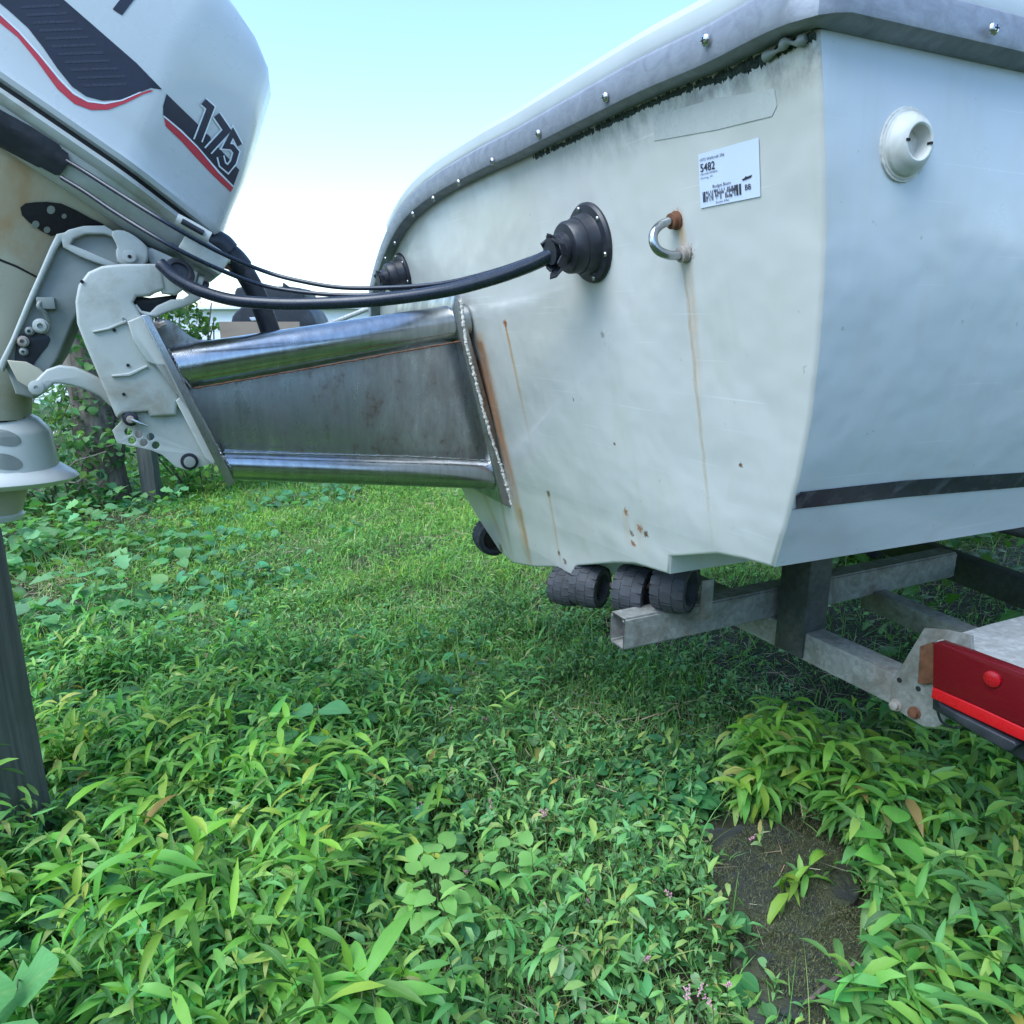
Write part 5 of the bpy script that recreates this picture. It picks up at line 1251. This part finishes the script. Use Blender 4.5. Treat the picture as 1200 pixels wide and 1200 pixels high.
FL = ['pink flower spike beside the tall broadleaf weed left of centre', 'left one of two touching pink spikes above the nettle-like weed', 'right one of two touching pink spikes above the nettle-like weed',
      'faint pink spike farthest back, straight behind the nettle-like weed', 'back pink spike behind the small pale green weed', 'right spike of the farthest pair, nearest the rollers', 'left spike of the farthest pair, nearest the rollers',
      'left spike of the touching pair right of the pale green weed', 'right spike of the touching pair right of the pale green weed', 'single pink spike just above the smaller pale green weed', 'pink spike beside the left rim of the far mossy slab',
      'rightmost pink spike of the bottom cluster, nearest the near slab', 'middle pink spike of the bottom cluster', 'lower left pink spike of the bottom cluster', 'lowest pink spike of the bottom cluster',
      'tiny pink blossom low at the upper edge of the far slab', 'upper left pink spike of the bottom cluster', 'pink spike between the two pale green weeds', 'pink spike right of the gap below the smaller pale weed',
      'pink spike in the open weeds near bottom centre', 'pink spike halfway between bottom centre and the slabs', 'pink speck among the drooping leaves under the trailer light']
for i, (x, y, z) in enumerate(fp):
    z = z * .6; b0 = ground(x, y, z); root = empty('flower_spike', Vector((b0.x, b0.y, 0)), FL[i], 'flower', 'pink flower spikes in the weeds')
    vs, fs = tube_data([Vector((b0.x, b0.y, -.01)), Vector((b0.x + .004, b0.y, z * .6)), b0], .0008, 4, 2); mesh('stem', vs, fs, M['stemg'], root)
    d = Vector((rng.normal(0, .5), rng.normal(0, .5), .7)).normalized(); parts = []
    for k in range(16):
        c = b0 + d * (.022 * k / 16) + Vector(rng.normal(0, .0022, 3).tolist()); r_ = .0018
        parts.append(([c + Vector(v) * r_ for v in ((1, 0, 0), (-1, 0, 0), (0, 1, 0), (0, -1, 0), (0, 0, 1.3), (0, 0, -1.3))], [(0, 2, 4), (2, 1, 4), (1, 3, 4), (3, 0, 4), (2, 0, 5), (1, 2, 5), (3, 1, 5), (0, 3, 5)]))
    vs, fs = join_data(parts); mesh('blossom', vs, fs, M['pink'], root, kind='stuff')

# single plants that stand out: each leaf its own part
def leaf_mesh(kind, col, Lm):
    arr = shaped_leaf(1, np.zeros((1, 3)), np.zeros(1), np.array([.15]), np.array([Lm]), np.array([.5]), np.zeros(1), np.array([col]), kind) if kind != 'lance' else \
        leaf_arrays(1, np.zeros((1, 3)), np.zeros(1), np.array([.3]), np.array([Lm]), np.array([Lm * .20]), np.array([.9]), np.array([.35]), np.zeros(1), np.array([col]), 6, .8)
    vs_, f, uv, col_ = arr; me = bpy.data.meshes.new('leaf'); me.from_pydata(vs_[0].tolist(), [], f.tolist())
    u = me.uv_layers.new(name='UVMap'); u.data.foreach_set('uv', uv[f.reshape(-1)].astype(np.float32).ravel())
    ca_ = me.color_attributes.new('col', 'FLOAT_COLOR', 'POINT'); cc = np.ones((len(vs_[0]), 4), np.float32); cc[:, :3] = col; ca_.data.foreach_set('color', cc.ravel())
    me.polygons.foreach_set('use_smooth', [True] * len(me.polygons)); me.materials.append(M['leaf']); return me
def weed(name, x, y, h, leaves, kind, col, Lm, label, cat_='weed', fx=0):
    """leaves: list of pixel positions (leaf base), z height, azimuth deg, size factor"""
    g = ground(x, y); root = empty(name, Vector((g.x, g.y, 0)), label, cat_)
    me = leaf_mesh(kind, col, Lm); parts = []
    for (lx, ly, lz, a_, sc) in leaves:
        q = ground(lx, ly, lz); o = bpy.data.objects.new('leaf', me); o.location = q
        o.rotation_euler = (rng.normal(0, .2), rng.normal(0, .2), R(a_) + rng.normal(0, .15)); o.scale = (sc, sc, sc); link(o, root)
        parts.append(tube_data([Vector((g.x, g.y, -.01)), Vector((g.x, g.y, 0)).lerp(q, .6) + Z * lz * .2, q], .0012, 5, 3))
    vs, fs = join_data(parts); mesh('stem', vs, fs, M['stemg'], root, 60)
def cluster(cx, cy, rx, ry, n, z0, z1, s0=.8, s1=1.2):
    L_ = []
    for k in range(n):
        a = k * 2.4; r_ = math.sqrt((k + .5) / n); L_.append((cx + rx * r_ * math.cos(a), cy + ry * r_ * math.sin(a), z1 - (z1 - z0) * r_, math.degrees(-a), random.uniform(s0, s1)))
    return L_
weed('nettle_weed', 515, 1078, .12, cluster(512, 1040, 36, 52, 24, .11, .19), 'heart', (.24, .46, .12), .038, 'pale green nettle-like weed with stacked heart leaves near bottom centre')
weed('nettle_weed', 600, 1030, .1, cluster(602, 1008, 34, 22, 12, .10, .16), 'heart', (.22, .44, .12), .036, 'smaller pale green weed just right of the nettle-like weed')
weed('bramble_seedling', 1042, 1010, .12, [(1032, 974, .22, 200, 1.1), (1050, 964, .23, 60, 1.0), (1048, 982, .22, -70, 1.15), (1036, 1005, .19, 190, .9), (1072, 1002, .17, 10, 1.1), (1066, 1030, .16, -90, 1.0)], 'oval', (.17, .42, .075), .062, 'bright toothed leaves of a bramble seedling below the trailer light')
weed('broadleaf_seedling', 1060, 1090, .06, [(1064, 1055, .15, -95, 1.3), (1092, 1012, .16, 20, 1.15), (1112, 1036, .15, 10, .9)], 'round', (.10, .27, .10), .058, 'three round dark green leaves hanging beside the mossy slab')
weed('broadleaf_weed', 372, 870, .16, [(366, 836, .24, 165, 1.1), (374, 832, .25, -20, 1.2), (350, 858, .20, 210, 1.0), (374, 862, .19, -80, .9)], 'oval', (.13, .33, .13), .075, 'tall broadleaf weed with pale drooping leaves left of centre')
weed('tall_weed', 430, 1175, .25, [(428, 1150, .22, 60, 1.25), (432, 1152, .22, 130, 1.0), (420, 1155, .2, 200, 1.0), (440, 1165, .2, -20, 1.0), (424, 1172, .2, -100, 1.1), (440, 1180, .2, -60, .9)], 'lance', (.20, .44, .08), .11, 'bright upright weed with long lance leaves at the bottom edge')
weed('lobed_weed', 40, 1190, .22, [(70, 1130, .2, 215, 1.0), (20, 1160, .2, 200, 1.0), (40, 1195, .2, 250, .9), (5, 1110, .18, 170, .8)], 'lobed', (.15, .37, .12), .13, 'large lobed leaf weed in the bottom left corner')
weed('yellow_weed', 115, 790, .16, [(108, 762, .15, 170, 1.0), (118, 756, .16, 90, .8), (124, 764, .14, 20, .9), (112, 775, .12, -60, .8), (103, 770, .1, 200, .8)], 'oval', (.32, .55, .04), .07, 'yellow green weed standing among the creeper beside the timber post')
weed('arching_weed', 155, 1120, .3, [(166, 1000, .30, 190, 1.0), (168, 1002, .30, -10, 1.1), (160, 1015, .26, 175, .8), (170, 1018, .27, 5, .9), (160, 1045, .22, 190, .9), (162, 1052, .2, -20, .8)], 'lance', (.18, .42, .08), .10, 'tall stem with arching bright leaves right of the timber post')

# mossy slabs
def stone(pxs, z, label):
    pts = [ground(x, y, z) for x, y in pxs]; top_ = []
    for i in range(len(pts)):
        a, b2 = pts[i], pts[(i + 1) % len(pts)]
        for k in range(6):
            q = a.lerp(b2, k / 6); top_.append((q.x + rng.normal(0, .006), q.y + rng.normal(0, .006)))
    me = curve_mesh([top_], .03, .004); me.transform(Matrix.Translation((0, 0, z - .03)))
    bm = bmesh.new(); bm.from_mesh(me); bmesh.ops.recalc_face_normals(bm, faces=bm.faces); bm.to_mesh(me); bm.free()
    return place('stone_slab', me, M['slate'], None, 40, label=label, cat='stone slab')
stone([(828, 972), (905, 962), (985, 992), (1012, 1040), (960, 1090), (890, 1095), (842, 1050)], .016, 'dark mossy stone slab under the drooping leaves')
stone([(858, 1100), (925, 1100), (1000, 1078), (1040, 1110), (1055, 1180), (960, 1230), (885, 1215)], .014, 'second mossy slab nearer the bottom edge, half buried in weeds')
P = sample(26000, (790, 1090, 945, 1240), lambda px, py, P: (1 - slab_free(px, py)) * (vnoise(P, 9, 3) > .38)); n = len(P); P[:, 2] = .012 + .006 * rng.random(n)
build_veg('moss', [leaf_arrays(n, P, rng.uniform(0, 6.28, n), rng.uniform(.3, 1.3, n), rng.uniform(.004, .010, n), rng.uniform(.0012, .002, n), rng.normal(.4, .3, n), np.zeros(n), rng.normal(0, .4, n), colors(n, (.12, .13, .065), .4), 1, .8, True)], M['blade'], kind='stuff', label='short olive moss tufts on the stone slabs', cat='moss')
tube('fallen_twig', [ground(945, 1175, .03), ground(975, 1150, .04), ground(1002, 1128, .035)], .004, M['bark'], None, 7, 4, label='dark broken twig lying across the nearer slab', cat='twig')

# shrubs behind on the left, and ivy on the trunk
def blob(c, rad, n, Lm, base_col, kind='oval', var=.3, hollow_=.35):
    d = rng.normal(0, 1, (n, 3)); d /= np.linalg.norm(d, axis=1)[:, None]; r_ = rng.uniform(hollow_, 1, n) ** .6
    r_ *= 1 + .25 * np.sin(d[:, 0] * 5 + c[0] * 3) * np.cos(d[:, 2] * 6 + c[1])
    Q = np.array(c)[None] + d * r_[:, None] * np.array(rad)[None]; Q[:, 2] = np.maximum(Q[:, 2], .02)
    return shaped_leaf(n, Q, rng.uniform(0, 6.28, n), rng.normal(0, .6, n), rng.uniform(.6, 1.3, n) * Lm, rng.normal(.5, .3, n), rng.normal(0, .6, n), np.clip(colors(n, base_col, var, .15), .01, .5), kind)
def shrub(px, py, d, rad, n, Lm, col, label, kind='oval', twigs=14):
    g = at(px, py, d); root = empty('shrub', Vector((g.x, g.y, 0)), label, 'shrub')
    build_veg('foliage', [blob((g.x, g.y, g.z), rad, n, Lm, col, kind)], M['leaf'], parent=root)
    parts = []
    for k in range(twigs):
        a = random.uniform(0, 6.28); b_ = Vector((g.x + .1 * math.cos(a), g.y + .1 * math.sin(a), -.03)); e_ = g + Vector((rad[0] * .9 * math.cos(a), rad[1] * .9 * math.sin(a), random.uniform(-.3, .9) * rad[2]))
        parts.append(tube_data([b_, b_.lerp(e_, .5) + Vector((random.uniform(-.1, .1), random.uniform(-.1, .1), .12)), e_], .006, 5, 3))
    vs, fs = join_data(parts); mesh('stem', vs, fs, M['bark'], root, 60)
shrub(60, 545, 4.6, (.42, .4, .42), 560, .06, (.14, .26, .11), 'leafy shrub left of the tree trunk behind the motor leg')
shrub(20, 480, 5.6, (.7, .4, .7), 520, .065, (.14, .24, .13), 'taller thin shrub at the far left behind the motor', twigs=24)
shrub(235, 525, 5.2, (.5, .4, .34), 700, .055, (.16, .34, .08), 'low green shrub behind the lower end of the bracket')
shrub(214, 380, 6.2, (.28, .3, .22), 420, .055, (.12, .20, .05), 'light green shrub top peeping above the bracket gusset')
shrub(-120, 560, 4.4, (.6, .5, .6), 800, .08, (.05, .13, .05), 'shrub beyond the timber post outside the left edge')
shrub(330, 470, 9.5, (1.6, .4, .5), 1400, .08, (.05, .12, .04), 'long low bush in front of the shed')
shrub(-400, 500, 7.0, (1.5, .8, 1.2), 1500, .16, (.05, .12, .04), 'large bush beyond the left edge of the yard')
shrub(700, 480, 10.0, (2.4, .5, .6), 1800, .10, (.05, .12, .04), 'hedge of bushes beyond the boat', twigs=30)
for k, (bx, by) in enumerate([(-6.0, -3.0), (-3.2, -4.6), (0.2, -5.2), (3.6, -4.8), (6.4, -3.2)]):
    root = empty('shrub', Vector((bx, by, 0)), ['tall bush in the hedge facing the motor', 'broad bush in the hedge facing the bracket', 'tallest bush of the hedge facing the stern', 'dense bush in the hedge facing the hull side', 'last bush of the hedge towards the bow'][k], 'shrub', 'hedge across the yard from the boat')
    build_veg('foliage', [blob((bx, by, 1.1), (1.9, .9, 1.35 + .15 * (k % 2)), 2200, .22, (.045, .11, .035))], M['leaf'], parent=root)
    vs, fs = tube_data([Vector((bx, by, -.05)), Vector((bx + .05, by, .6)), Vector((bx, by, 1.4))], .06, 8, 3); mesh('stem', vs, fs, M['bark'], root, 60)
ivy = []
for k in range(9): ivy.append(blob((tb_.x + random.uniform(-.15, .2), tb_.y - .05, .15 + k * .17), (.24, .18, .14), 90, .05, (.12, .24, .10), 'heart'))
build_veg('ivy', ivy, M['leaf'], parent=tree, kind='stuff')
build_veg('crown', [blob((tb_.x - .55, tb_.y + .6, 3.2), (.75, .7, .75), 2600, .09, (.06, .13, .035))], M['leaf'], parent=tree)

scene.render.film_transparent = False
